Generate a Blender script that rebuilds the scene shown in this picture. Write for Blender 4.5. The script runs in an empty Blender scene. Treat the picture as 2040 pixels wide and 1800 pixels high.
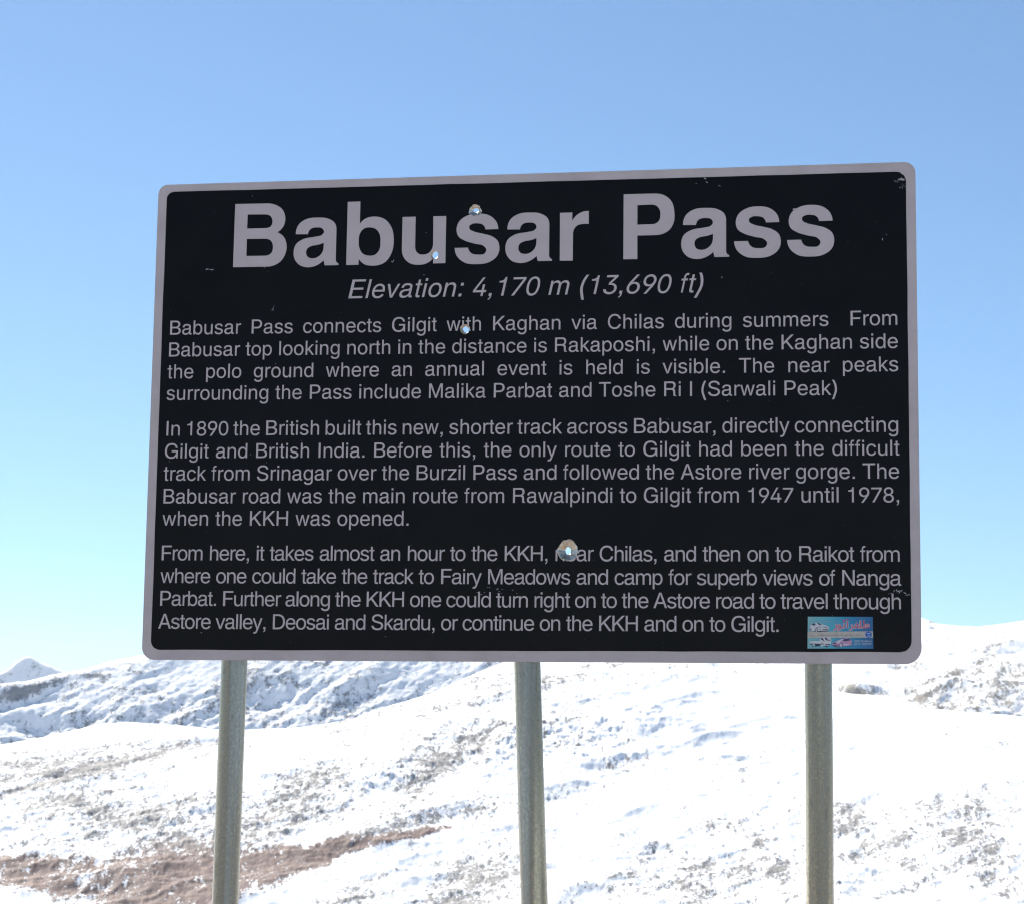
import bpy, bmesh, math, random
import numpy as np
from mathutils import Vector, Matrix

# ------------------------------------------------------------------ camera, sky, sun, exposure
sc = bpy.context.scene
COL = sc.collection
EYE = 1.6
F_PX = 4354.0                                   # focal length in pixels of the 2040 px wide frame
# columns: right, up and back of the camera in world axes
cam_rows = [[0.9999166837314399, -0.012908353710655452, 0.0],
            [-0.001778689488201073, -0.13778219394173075, -0.9904609549579972],
            [0.012785220343191408, 0.9903784334470757, -0.13779367439651263]]
cam_data = bpy.data.cameras.new('camera')
cam = bpy.data.objects.new('camera', cam_data)
COL.objects.link(cam)
M = Matrix(cam_rows).to_4x4()
M.translation = (0, 0, EYE)
cam.matrix_world = M
cam_data.sensor_fit = 'HORIZONTAL'
cam_data.sensor_width = 36.0
cam_data.lens = F_PX / 2040 * 36
cam_data.clip_start = 0.1
cam_data.clip_end = 60000
cam_data.dof.use_dof = True
cam_data.dof.focus_distance = 5.1
cam_data.dof.aperture_fstop = 22
sc.camera = cam

SUN_EL = 46.0          # degrees above the horizon
SUN_AZ = -37.0         # degrees from the view direction (+Y), negative = left, behind the sign
world = bpy.data.worlds.new('World')
sc.world = world
world.use_nodes = True
wn = world.node_tree
wn.nodes.clear()
sky = wn.nodes.new('ShaderNodeTexSky')
sky.sky_type = 'NISHITA'
sky.sun_disc = False
sky.sun_elevation = math.radians(SUN_EL)
sky.sun_rotation = math.radians(SUN_AZ)
sky.altitude = 3500
sky.air_density = 1.0
sky.dust_density = 0.0
sky.ozone_density = 1.4
bg = wn.nodes.new('ShaderNodeBackground')
bg.inputs['Strength'].default_value = 0.080
wo = wn.nodes.new('ShaderNodeOutputWorld')
# white balance of the camera and its flatter rendering of the sky
gam = wn.nodes.new('ShaderNodeGamma')
gam.inputs['Gamma'].default_value = 0.82
tint = wn.nodes.new('ShaderNodeMix')
tint.data_type = 'RGBA'; tint.blend_type = 'MULTIPLY'
tint.inputs[0].default_value = 1.0
tint.inputs[7].default_value = (0.755, 0.96, 1.08, 1)
wn.links.new(sky.outputs[0], gam.inputs[0])
wn.links.new(gam.outputs[0], tint.inputs[6])
wn.links.new(tint.outputs[2], bg.inputs[0])
wn.links.new(bg.outputs[0], wo.inputs[0])

sun_data = bpy.data.lights.new('sun', 'SUN')
sun_data.energy = 4.0
sun_data.angle = math.radians(0.53)
sun_data.color = (1.0, 0.95, 0.86)
sun = bpy.data.objects.new('sun', sun_data)
COL.objects.link(sun)
_e, _a = math.radians(SUN_EL), math.radians(SUN_AZ)
SUN_DIR = Vector((math.sin(_a) * math.cos(_e), math.cos(_a) * math.cos(_e), math.sin(_e)))
sun.rotation_euler = SUN_DIR.to_track_quat('Z', 'Y').to_euler()

sc.view_settings.view_transform = 'Standard'
sc.view_settings.look = 'None'
sc.view_settings.gamma = 1.0
sc.view_settings.use_curve_mapping = False
sc.view_settings.exposure = 1.3
sc.cycles.max_bounces = 6
sc.cycles.use_denoising = True
sc.cycles.filter_width = 1.2

# ------------------------------------------------------------------ helpers
def link(o, parent=None, **props):
    COL.objects.link(o)
    if parent is not None:
        o.parent = parent
    for k, v in props.items():
        o[k] = v
    return o

def mesh_obj(name, me, parent=None, mat=None, **props):
    o = bpy.data.objects.new(name, me)
    if mat is not None and not me.materials:
        me.materials.append(mat)
    return link(o, parent, **props)

def new_mat(name):
    m = bpy.data.materials.new(name)
    m.use_nodes = True
    nt = m.node_tree
    return m, nt, nt.nodes['Principled BSDF']

def node(nt, kind, **kw):
    n = nt.nodes.new(kind)
    for k, v in kw.items():
        if k.startswith('i_'):
            n.inputs[k[2:].replace('_', ' ')].default_value = v
        else:
            setattr(n, k, v)
    return n

def ramp(nt, src, stops, interp='LINEAR'):
    r = nt.nodes.new('ShaderNodeValToRGB')
    r.color_ramp.interpolation = interp
    el = r.color_ramp.elements
    while len(el) < len(stops):
        el.new(0.5)
    for e, (p, c) in zip(el, stops):
        e.position = p
        e.color = (c, c, c, 1) if not hasattr(c, '__len__') else (*c, 1)
    nt.links.new(src, r.inputs[0])
    return r.outputs[0]

def mix(nt, fac, a, b):
    n = nt.nodes.new('ShaderNodeMix')
    n.data_type = 'RGBA'
    for sock, v in ((n.inputs[0], fac), (n.inputs[6], a), (n.inputs[7], b)):
        if hasattr(v, 'is_linked'):
            nt.links.new(v, sock)
        elif hasattr(v, '__len__'):
            sock.default_value = (*v[:3], 1)
        else:
            sock.default_value = v
    return n.outputs[2]

def math_n(nt, op, a, b=None, clamp=False):
    n = nt.nodes.new('ShaderNodeMath')
    n.operation = op
    n.use_clamp = clamp
    for i, v in enumerate((a, b)):
        if v is None:
            continue
        if hasattr(v, 'is_linked'):
            nt.links.new(v, n.inputs[i])
        else:
            n.inputs[i].default_value = v
    return n.outputs[0]

def noise_n(nt, scale, detail=4, rough=0.55, vec=None, mscale=None):
    if vec is None:
        vec = nt.nodes.new('ShaderNodeTexCoord').outputs['Object']
    if mscale:
        mp = nt.nodes.new('ShaderNodeMapping')
        mp.inputs['Scale'].default_value = mscale
        nt.links.new(vec, mp.inputs[0])
        vec = mp.outputs[0]
    n = nt.nodes.new('ShaderNodeTexNoise')
    n.inputs['Scale'].default_value = scale
    n.inputs['Detail'].default_value = detail
    n.inputs['Roughness'].default_value = rough
    nt.links.new(vec, n.inputs['Vector'])
    return n.outputs[0]

def bump_to(nt, bsdf, h, dist, strength=1.0):
    b = nt.nodes.new('ShaderNodeBump')
    b.inputs['Strength'].default_value = strength
    b.inputs['Distance'].default_value = dist
    nt.links.new(h, b.inputs['Height'])
    nt.links.new(b.outputs[0], bsdf.inputs['Normal'])

# ------------------------------------------------------------------ numpy noise
def _hash(ix, iy, seed):
    h = (ix.astype(np.int64) * 374761393 + iy.astype(np.int64) * 668265263 + seed * 1442695041) & 0x7fffffff
    h = ((h ^ (h >> 13)) * 1274126177) & 0x7fffffff
    h = h ^ (h >> 16)
    return (h & 0xffff) / 65535.0 * 2 - 1

def vnoise(x, y, seed=0):
    ix = np.floor(x); iy = np.floor(y)
    fx = x - ix; fy = y - iy
    ux = fx * fx * fx * (fx * (fx * 6 - 15) + 10)
    uy = fy * fy * fy * (fy * (fy * 6 - 15) + 10)
    a = _hash(ix, iy, seed); b = _hash(ix + 1, iy, seed)
    c = _hash(ix, iy + 1, seed); d = _hash(ix + 1, iy + 1, seed)
    return (a + (b - a) * ux) * (1 - uy) + (c + (d - c) * ux) * uy

def fbm(x, y, octs=5, gain=0.5, seed=0, ridged=False):
    s = 0; amp = 1; tot = 0
    for k in range(octs):
        c, t = math.cos(k * 1.1), math.sin(k * 1.1)
        n = vnoise((x * c - y * t) * 2 ** k + 17.3 * k, (x * t + y * c) * 2 ** k - 9.1 * k, seed + k)
        if ridged:
            n = 1 - 2 * np.abs(n)
        s = s + n * amp; tot += amp; amp *= gain
    return s / tot

# direction of a point of the photograph, for laying out ridges in azimuth and elevation
_Rcw = np.array(cam_rows)          # camera (right, up, back) -> world

def pix_dir(x, y):
    v = _Rcw @ np.array([(x - 1020) / F_PX, -(y - 900) / F_PX, -1.0])
    return math.atan2(v[0], v[1]), v[2] / math.hypot(v[0], v[1])

def to_pix(X, Y, Z):
    P = np.stack([X, Y, Z - EYE])
    c = np.tensordot(_Rcw.T, P, axes=1)
    w = np.maximum(-c[2], 1e-3)
    return 1020 + F_PX * c[0] / w, 900 - F_PX * c[1] / w

# ------------------------------------------------------------------ snow and bare ground material
def terrain_mat(name, speck, rock, grass=(0.20, 0.105, 0.062), bump_d=0.25):
    """Snow lying thin on stony grassland; the attributes say how much of the ground is bare and where dry grass shows."""
    m, nt, b = new_mat(name)
    tc = nt.nodes.new('ShaderNodeTexCoord').outputs['Object']
    at = node(nt, 'ShaderNodeAttribute', attribute_name='cover')
    sep = nt.nodes.new('ShaderNodeSeparateColor')
    nt.links.new(at.outputs['Color'], sep.inputs[0])
    bare, meadow = sep.outputs[0], sep.outputs[1]
    n1 = noise_n(nt, speck * 4.0, 4, 0.75, tc, (1, 0.55, 1))
    f = ramp(nt, math_n(nt, 'ADD', bare, math_n(nt, 'MULTIPLY', math_n(nt, 'SUBTRACT', n1, 0.5), 2.3)), [(0.36, 0.0), (0.74, 0.90)])
    soil_n = noise_n(nt, speck * 1.7, 5, 0.65, tc)
    soil = ramp(nt, soil_n, [(0.3, tuple(c * 0.55 for c in rock)), (0.5, rock), (0.7, tuple(min(1, c * 1.7) for c in rock))])
    gr = ramp(nt, noise_n(nt, speck * 0.7, 6, 0.7, tc), [(0.32, tuple(c * 0.6 for c in grass)), (0.5, grass), (0.72, tuple(c * 1.35 for c in grass))])
    ground = mix(nt, meadow, soil, gr)
    sn = ramp(nt, noise_n(nt, speck * 0.35, 5, 0.6, tc), [(0.3, (0.80, 0.815, 0.84)), (0.7, (0.89, 0.895, 0.91))])
    nt.links.new(mix(nt, f, sn, ground), b.inputs['Base Color'])
    b.inputs['Roughness'].default_value = 0.75
    b.inputs['Specular IOR Level'].default_value = 0.25
    h = math_n(nt, 'ADD', math_n(nt, 'MULTIPLY', noise_n(nt, speck * 0.8, 6, 0.7, tc), 1.0), math_n(nt, 'MULTIPLY', f, 0.25))
    bump_to(nt, b, h, bump_d)
    return m

def sheet(name, az0, az1, n_az, rs, height, cover, mat, tuft=(1.0, 1.6, 0.1)):
    az = np.radians(np.linspace(az0, az1, n_az))
    A, Rr = np.meshgrid(az, rs)
    X = Rr * np.sin(A); Y = Rr * np.cos(A)
    Z = height(A, Rr, X, Y)
    u, v = to_pix(X, Y, Z)
    bare, meadow = cover(u, v, X, Y, Rr)
    # clumps of stony turf breaking the snow: the same noise raises them and bares them
    a, ay, amp = tuft
    hi = fbm(X / a, Y / ay, 3, 0.8, 901)
    s = 0.50 * hi + 0.24 * fbm(X / (a * 4), Y / (ay * 4), 3, 0.7, 907) + 0.12 * fbm(X / (a * 16), Y / (ay * 12), 3, 0.7, 908)
    level = np.clip(0.5 + (s - (0.46 - 0.95 * bare)) * 1.7, 0, 1)
    Z = Z + amp * (1 - 0.55 * np.clip(meadow, 0, 1)) * (level * (0.3 + 1.0 * fbm(X / a, Y / (ay * 0.7), 3, 0.8, 911)) + 0.10 * hi)
    bare = level
    Z = np.maximum(Z, -57 + 0.2 * hi)      # the foot of every slope lies below the valley floor
    nr, na = X.shape
    co = np.stack([X, Y, Z], -1).reshape(-1, 3).astype(np.float32)
    i = (np.arange(nr - 1)[:, None] * na + np.arange(na - 1)[None, :]).ravel()
    q = np.stack([i, i + 1, i + na + 1, i + na], -1).astype(np.int32)
    me = bpy.data.meshes.new(name)
    me.vertices.add(len(co)); me.vertices.foreach_set('co', co.ravel())
    me.loops.add(q.size); me.loops.foreach_set('vertex_index', q.ravel())
    me.polygons.add(len(q)); me.polygons.foreach_set('loop_start', np.arange(0, q.size, 4, dtype=np.int32))
    me.polygons.foreach_set('use_smooth', np.ones(len(q), dtype=bool))
    me.update(calc_edges=True)
    a = me.color_attributes.new('cover', 'FLOAT_COLOR', 'POINT')
    c = np.ones((len(co), 4), dtype=np.float32)
    c[:, 0] = np.clip(bare, 0, 1).ravel(); c[:, 1] = np.clip(meadow, 0, 1).ravel(); c[:, 2] = 0
    a.data.foreach_set('color', c.ravel())
    return mesh_obj(name, me, None, mat, kind='structure')

def crest_fn(pts):
    a = sorted(pix_dir(x, y) for x, y in pts)
    A = np.array([p[0] for p in a]); T = np.array([p[1] for p in a])
    def f(az):
        return np.interp(az, A, T)
    return f

def blobs(u, v, lst):
    s = np.zeros_like(u)
    for (x, y, rx, ry, ang, k) in lst:
        c, t = math.cos(math.radians(ang)), math.sin(math.radians(ang))
        dx, dy = u - x, -(v - y)
        p = (dx * c + dy * t) / rx; q = (-dx * t + dy * c) / ry
        s = s + k * np.exp(-(p * p + q * q))
    return s

def band(u, v, pts, soft=0.5):
    """1 along a line of (x, y, half width), fading at its edge"""
    xs = np.array([p[0] for p in pts], float)
    yc = np.interp(u, xs, [p[1] for p in pts]); w = np.interp(u, xs, [p[2] for p in pts], left=pts[0][2], right=0.01)
    d = np.abs(v - yc) / np.maximum(w, 0.01)
    return np.clip((1 - d) / soft + 0.5, 0, 1) * (u <= xs[-1] + 5)

def smin(a, b, k):
    h = np.clip(0.5 + 0.5 * (b - a) / k, 0, 1)
    return b + (a - b) * h - k * h * (1 - h)

# ---- the ground round the sign, falling away into the valley, and the plain under everything
def ground_h(A, R, X, Y):
    fwd = np.clip(np.cos(A), 0, 1)
    drop = -30 * np.clip((R - 9) / 130, 0, 1) ** 1.3 * (0.35 + 0.65 * fwd)
    far = -22 * np.clip((R - 200) / 600, 0, 1)
    rough = 0.05 * fbm(X * 0.9, Y * 0.9, 5, 0.55, 3) * np.clip(R / 4, 0.2, 1) + 1.2 * fbm(X / 40, Y / 40, 4, 0.5, 5) * np.clip((R - 15) / 60, 0, 1)
    flat = np.exp(-((R - 5) / 4.5) ** 2)
    return drop + far + rough * (1 - 0.7 * flat)

m_ground = terrain_mat('stony_ground_with_snow', 5.0, (0.19, 0.15, 0.115), bump_d=0.02)
sheet('ground', -180, 180, 361, np.concatenate([[0.02], np.geomspace(0.5, 30, 120), np.geomspace(31, 300, 60), np.geomspace(320, 8400, 30)]),
      ground_h, lambda u, v, X, Y, R: (0.95 - 0.75 * np.clip((R - 8) / 30, 0, 1) + 0.4 * fbm(X / 3, Y / 3, 3, 0.5, 11), np.zeros_like(X)), m_ground, (0.5, 0.5, 0.03))

# ---- the white hillside across the valley
B_crest = crest_fn([(-700, 1540), (-200, 1510), (0, 1495), (100, 1477), (180, 1458), (250, 1449), (340, 1456), (430, 1465), (480, 1467), (600, 1462),
                    (700, 1446), (760, 1423), (850, 1397), (950, 1353), (1040, 1316), (1200, 1272), (1450, 1264), (1560, 1305), (1650, 1383),
                    (1700, 1390), (1750, 1393), (1800, 1402), (1840, 1418), (1900, 1428), (1960, 1434), (2040, 1443), (2300, 1470), (2800, 1500)])
B_M, B_Z, B_R = 0.33, -30.0, 195.0
MEADOW = [(-60, 1722, 22), (0, 1730, 30), (90, 1738, 38), (170, 1746, 46), (250, 1762, 66), (330, 1764, 70), (420, 1750, 62), (520, 1726, 44), (620, 1702, 28), (720, 1678, 14), (820, 1660, 10), (900, 1645, 3)]
MEADOW2 = [(230, 1760, 2), (260, 1790, 28), (330, 1800, 40), (400, 1790, 20), (430, 1780, 2)]
DITCH = [(-60, 1590, 4), (0, 1583, 5), (90, 1560, 6), (170, 1532, 10), (250, 1515, 13), (310, 1498, 11), (370, 1484, 6), (440, 1476, 3)]
ROAD2 = [(540, 1712, 5), (640, 1680, 10), (760, 1650, 13), (880, 1626, 9), (980, 1604, 6), (1035, 1597, 1)]

def hill_h(A, R, X, Y):
    tc = B_crest(A) + 0.0045
    rc = (-B_Z + B_M * B_R + EYE) / (B_M - tc)
    zc = EYE + tc * rc
    up = B_Z + B_M * (R - B_R)
    dn = zc - 0.22 * (R - rc)
    z = smin(up, dn, 2.6)
    z = np.where(R < B_R, np.maximum(z, -45 + 0 * z), z)
    u, v = to_pix(X, Y, z)
    # knolls and hollows
    w = np.clip((rc + 6 - R) / 40, 0.12, 1)
    xr = X * 0.83 + Y * 0.56; yr = -X * 0.56 + Y * 0.83          # gullies run up to the right
    z = z + w * (1.9 * fbm(xr / 60, yr / 30, 4, 0.5, 21) + 0.9 * fbm(xr / 16, yr / 7, 4, 0.5, 31, True))
    rough = np.clip(0.30 + 0.9 * fbm(X / 35, Y / 35, 3, 0.5, 41), 0.08, 1.0)
    calm = blobs(u, v, [(1500, 1440, 330, 75, -4, 1.0), (1200, 1640, 160, 60, 20, 0.8), (640, 1510, 170, 40, 10, 0.8), (1800, 1520, 240, 60, 0, 0.9)])
    rough = rough * np.clip(1 - calm, 0.12, 1)
    rocky = blobs(u, v, [(1180, 1450, 130, 50, 0, 1.4), (1010, 1500, 60, 40, 40, 1.0), (640, 1600, 300, 50, 20, 0.8), (250, 1620, 260, 60, 0, 0.9), (900, 1350, 60, 30, 0, 0.8)])
    z = z + (rough + rocky * 1.3) * (0.22 * fbm(X / 2.2, Y / 3.0, 5, 0.62, 51) + 0.34 * fbm(X / 7, Y / 8, 4, 0.55, 55)) * np.clip(w * 2, 0, 1)
    z = z + (0.05 + 0.15 * rocky + 0.08 * rough) * fbm(X / 0.9, Y / 1.5, 3, 0.7, 57)
    # the stream bed and the blue hollow under the crest
    z = z - 0.45 * band(u, v, [(a, b, c * 1.3) for a, b, c in DITCH], 0.9)
    hol = blobs(u, v, [(1290, 1425, 34, 12, 30, 1), (1190, 1440, 60, 12, 8, 0.8), (1150, 1490, 60, 12, 4, 0.7), (1250, 1500, 60, 10, 12, 0.6), (1080, 1455, 40, 12, 30, 1),
                       (770, 1540, 80, 12, 38, 1), (1000, 1480, 50, 12, 40, 1), (940, 1330, 40, 10, 20, 1)])
    z = z + hol * (0.35 + 0.9 * fbm(X / 4, Y / 4, 6, 0.7, 77))
    return z

def hill_cover(u, v, X, Y, R):
    wob = 10 * fbm(X / 4, Y / 7, 4, 0.6, 73)
    mead = np.maximum(band(u, v + wob, MEADOW, 0.9), band(u, v + wob, MEADOW2, 0.9))
    xr = X * 0.81 + Y * 0.59; yr = -X * 0.59 + Y * 0.81
    br = np.full_like(u, 0.17) + 0.22 * fbm(X / 18, Y / 22, 4, 0.6, 61)
    br = br + 0.34 * np.clip(fbm(xr / 26, yr / 3.2, 3, 0.55, 67, True) - 0.22, 0, 1) * (0.6 + 1.4 * blobs(u, v, [(200, 1540, 300, 60, 10, 1), (900, 1400, 250, 60, 0, 0.7), (800, 1700, 400, 90, 10, 0.9), (1700, 1700, 400, 120, 0, 0.4)]))
    br = br + blobs(u, v, [
        (140, 1600, 110, 34, 0, 0.45), (270, 1632, 130, 40, 10, 0.50), (330, 1690, 150, 22, 5, 0.32), (470, 1640, 170, 45, 25, 0.34),
        (60, 1668, 80, 22, 0, 0.30), (150, 1525, 210, 34, 12, 0.24), (620, 1560, 110, 45, 35, 0.22), (830, 1560, 150, 40, 38, 0.30),
        (900, 1510, 110, 30, 38, 0.26), (1010, 1480, 70, 26, 30, 0.26), (640, 1700, 140, 22, 12, 0.42), (590, 1640, 120, 26, 25, 0.32),
        (1170, 1450, 130, 46, 0, 0.22), (1220, 1530, 150, 40, 20, 0.22), (1140, 1350, 90, 24, 15, 0.24), (980, 1365, 80, 22, 10, 0.24),
        (930, 1770, 80, 40, 30, 0.38), (1010, 1745, 60, 30, 30, 0.3), (900, 1800, 80, 22, 0, 0.32), (760, 1745, 80, 22, 20, 0.30), (690, 1790, 60, 30, 0, 0.42),
        (1390, 1780, 48, 44, 0, 0.46), (1400, 1720, 30, 20, 0, 0.28), (1480, 1735, 28, 24, 80, 0.34), (1555, 1735, 32, 28, 80, 0.38), (1510, 1680, 22, 20, 0, 0.4),
        (1425, 1640, 45, 18, 0, 0.34), (1250, 1735, 110, 20, 20, 0.28), (1300, 1690, 60, 18, 0, 0.25), (1690, 1645, 50, 28, 0, 0.44), (1740, 1690, 60, 20, 15, 0.3),
        (1580, 1610, 30, 14, 20, 0.22), (1950, 1610, 60, 30, 0, 0.26), (1960, 1690, 90, 30, -30, 0.34), (1990, 1760, 80, 34, -30, 0.38), (1810, 1720, 14, 30, 80, 0.4),
        (1500, 1500, 60, 14, 10, 0.18), (1540, 1500, 16, 24, 0, 0.2), (1900, 1440, 90, 10, -24, 0.25), (1700, 1400, 50, 10, 0, 0.12)])
    br = br - blobs(u, v, [(1480, 1430, 300, 60, -4, 0.45), (1180, 1640, 110, 34, 20, 0.45), (640, 1495, 110, 16, 8, 0.14), (1800, 1530, 200, 45, 0, 0.32), (1650, 1560, 200, 30, 5, 0.2),
                           (900, 1690, 150, 18, 15, 0.3), (560, 1780, 110, 16, 5, 0.30), (90, 1795, 110, 12, 0, 0.6), (230, 1580, 70, 12, 10, 0.15)])
    br = br + 0.40 * band(u, v + wob * 0.5, DITCH, 1.6) + 0.42 * band(u, v + wob * 0.6, ROAD2, 1.8)
    br = np.maximum(br, 0.86 * mead)
    br = br + mead * 0.42 * fbm(X / 2.0, Y / 6.0, 4, 0.6, 71)
    return br, np.clip(mead * 1.3, 0, 1)

m_hill = terrain_mat('hillside_snow_and_stony_grass', 1.05, (0.195, 0.183, 0.176), (0.132, 0.070, 0.049), bump_d=0.10)
sheet('hillside', -16, 16, 1280, np.concatenate([np.linspace(150, 212, 12), np.linspace(214, 366, 640), np.linspace(370, 520, 16)]), hill_h, hill_cover, m_hill, (0.42, 0.75, 0.14))

# ---- the shaded mountain behind it on the left
def ridge(crest, M, Z0, R0, back=0.3, k=6.0):
    def f(A):
        tc = crest(A)
        rc = (-Z0 + M * R0 + EYE) / (M - tc)
        return tc, rc
    def h(A, R):
        tc, rc = f(A)
        return smin(Z0 + M * (R - R0), EYE + tc * rc - back * (R - rc), k) + k * 0.25, rc
    return h

C_crest = crest_fn([(-800, 1400), (-200, 1376), (0, 1364), (60, 1356), (100, 1345), (165, 1333), (230, 1314), (290, 1303), (450, 1280), (700, 1262), (900, 1285), (1000, 1310), (1200, 1380), (1500, 1450), (2600, 1500)])
C_h = ridge(C_crest, 0.88, -95, 850)
def left_h(A, R, X, Y):
    z, rc = C_h(A, R)
    u, v = to_pix(X, Y, z)
    w = np.clip((rc + 15 - R) / 70, 0.10, 1)
    xr = X * 0.80 + Y * 0.60; yr = -X * 0.60 + Y * 0.80
    z = z + w * (4.5 * fbm(xr / 90, yr / 50, 4, 0.55, 121, True) + 5.0 * fbm(xr / 45, yr / 15, 5, 0.6, 131) + 0.8 * fbm(X / 7, Y / 7, 5, 0.7, 141))
    z = z + np.clip(w * 2, 0.1, 1) * 0.5 * fbm(X / 2.6, Y / 3.0, 3, 0.75, 145)
    z = z - blobs(u, v, [(50, 1385, 90, 18, 12, 1), (60, 1440, 60, 22, 0, 0.7), (560, 1395, 80, 26, 10, 0.8)]) * (4 + 4 * fbm(X / 14, Y / 14, 4, 0.6, 151))
    return z
def left_cover(u, v, X, Y, R):
    br = 0.31 + 0.20 * fbm(X / 50, Y / 60, 4, 0.55, 161)
    br = br + blobs(u, v, [(60, 1372, 45, 10, 15, 0.75), (30, 1388, 18, 8, 0, 0.5), (330, 1420, 120, 22, 10, 0.14), (560, 1430, 190, 24, 4, 0.10), (560, 1360, 90, 24, 0, 0.16),
                           (470, 1345, 60, 14, 0, 0.15), (640, 1410, 70, 14, 30, 0.1), (700, 1395, 60, 16, 20, 0.1), (60, 1480, 50, 14, 0, 0.3), (190, 1345, 30, 5, 0, 0.5), (140, 1330, 20, 5, 0, 0.4)])
    br = br - blobs(u, v, [(60, 1415, 60, 18, 0, 0.3), (370, 1340, 60, 30, 0, 0.2), (580, 1378, 40, 14, 0, 0.3)])
    return br, np.zeros_like(u)
m_mount = terrain_mat('mountain_snow_and_rock', 0.34, (0.21, 0.215, 0.225), bump_d=0.45)
sheet('mountain', -20, 8, 620, np.concatenate([np.linspace(800, 925, 10), np.linspace(930, 1090, 300), np.linspace(1095, 1500, 24)]), left_h, left_cover, m_mount, (1.5, 1.7, 0.45))

# ---- the speckled mountain on the right, in two steps
D_crest = crest_fn([(600, 1420), (1200, 1320), (1500, 1262), (1700, 1235), (1835, 1228), (1855, 1236), (1870, 1241), (1900, 1243), (1950, 1247), (1985, 1242), (2040, 1237), (2200, 1222), (2600, 1240), (3000, 1250)])
D_h = ridge(D_crest, 0.42, -20, 1500, k=8)
def right_h(A, R, X, Y):
    z, rc = D_h(A, R)
    u, v = to_pix(X, Y, z)
    w = np.clip((rc + 15 - R) / 100, 0.10, 1)
    z = z + w * (12 * fbm(X / 120, Y / 90, 4, 0.5, 221, True) + 4 * fbm(X / 34, Y / 34, 5, 0.55, 231))
    z = z + 2.2 * w * fbm(X / 12, Y / 12, 5, 0.65, 241)
    z = z + blobs(u, v, [(1850, 1262, 12, 12, 0, 1), (1868, 1275, 9, 9, 0, 0.6), (1870, 1288, 46, 7, -18, 0.8)]) * (5 + 5 * fbm(X / 10, Y / 10, 4, 0.6, 251))
    return z
def right_cover(u, v, X, Y, R):
    return 0.16 + 0.25 * fbm(X / 60, Y / 60, 4, 0.55, 261) + blobs(u, v, [(2000, 1268, 50, 14, 25, 0.35), (1980, 1285, 30, 8, 25, 0.2), (1856, 1238, 14, 4, 0, 0.3)]), np.zeros_like(u)
m_far = terrain_mat('far_mountain_snow_and_rock', 0.20, (0.21, 0.19, 0.16), bump_d=0.8)
sheet('mountain', 0, 22, 420, np.concatenate([np.linspace(1300, 1560, 8), np.linspace(1570, 2000, 150), np.linspace(2010, 2600, 20)]), right_h, right_cover, m_far, (2.6, 5.0, 0.5))

E_crest = crest_fn([(800, 1450), (1300, 1370), (1600, 1322), (1700, 1306), (1780, 1300), (1850, 1303), (1900, 1302), (1960, 1300), (2040, 1297), (2200, 1290), (2700, 1280)])
E_h = ridge(E_crest, 0.42, -30, 800, k=5)
def shoulder_h(A, R, X, Y):
    z, rc = E_h(A, R)
    u, v = to_pix(X, Y, z)
    w = np.clip((rc + 10 - R) / 60, 0.08, 1)
    xr = X * 0.75 + Y * 0.66; yr = -X * 0.66 + Y * 0.75
    z = z + w * (7 * fbm(xr / 80, yr / 40, 4, 0.5, 321, True) + 1.8 * fbm(X / 20, Y / 20, 5, 0.55, 331) + 0.6 * fbm(X / 5, Y / 5, 4, 0.6, 341))
    line = 1378 + (u - 1655) * 0.28 + 5 * fbm(X / 6, Y / 6, 4, 0.6, 355)
    z = z + 5.5 * blobs(u, v, [(1700, 1372, 60, 34, -14, 1)]) / (1 + np.exp(-(line - v) / 2.5))
    return z
def shoulder_cover(u, v, X, Y, R):
    br = 0.31 + 0.18 * fbm(X / 25, Y / 40, 4, 0.6, 361)
    br = br + blobs(u, v, [(1950, 1390, 170, 44, 22, 0.18), (2020, 1340, 90, 34, 22, 0.16), (1880, 1345, 110, 8, 24, 0.26), (1860, 1375, 110, 8, 24, 0.3), (1720, 1384, 46, 12, -16, 0.38), (1950, 1318, 60, 8, 24, 0.22),
                           (1880, 1412, 60, 8, -22, 0.3)])
    br = br - blobs(u, v, [(1760, 1345, 60, 14, 0, 0.25), (1930, 1312, 80, 8, 0, 0.1)])
    return br, np.zeros_like(u)
m_shoulder = terrain_mat('shoulder_snow_and_stony_grass', 0.42, (0.20, 0.175, 0.145), bump_d=0.35)
sheet('mountain', 0, 22, 560, np.concatenate([np.linspace(620, 830, 10), np.linspace(835, 1130, 330), np.linspace(1136, 1500, 24)]), shoulder_h, shoulder_cover, m_shoulder, (1.1, 2.0, 0.3))

# ---- the far pale peak on the left
F_crest = crest_fn([(-900, 1440), (-400, 1400), (-200, 1385), (-60, 1360), (0, 1343), (18, 1334), (30, 1321), (40, 1315), (50, 1309), (60, 1310), (72, 1315), (90, 1325), (108, 1333), (130, 1341), (165, 1350), (250, 1372), (500, 1420), (1200, 1470)])
F_h = ridge(F_crest, 1.25, -260, 5200, k=3)
def peak_h(A, R, X, Y):
    z, rc = F_h(A, R)
    w = np.clip((rc + 40 - R) / 300, 0.03, 1)
    u, v = to_pix(X, Y, z)
    z = z + w * (45 * fbm(X / 200, Y / 260, 5, 0.55, 421, True) + 16 * fbm(X / 80, Y / 80, 5, 0.6, 431))
    return z
m_peak = terrain_mat('peak_snow_and_rock', 0.05, (0.20, 0.23, 0.28), bump_d=3.0)
sheet('mountain', -24, 2, 420, np.concatenate([np.linspace(4600, 5300, 8), np.linspace(5310, 5900, 130), np.linspace(5950, 7600, 14)]), peak_h,
      lambda u, v, X, Y, R: (0.14 + 0.16 * fbm(X / 200, Y / 200, 4, 0.5, 461), np.zeros_like(u)), m_peak, (14.0, 20.0, 1.0))

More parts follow.
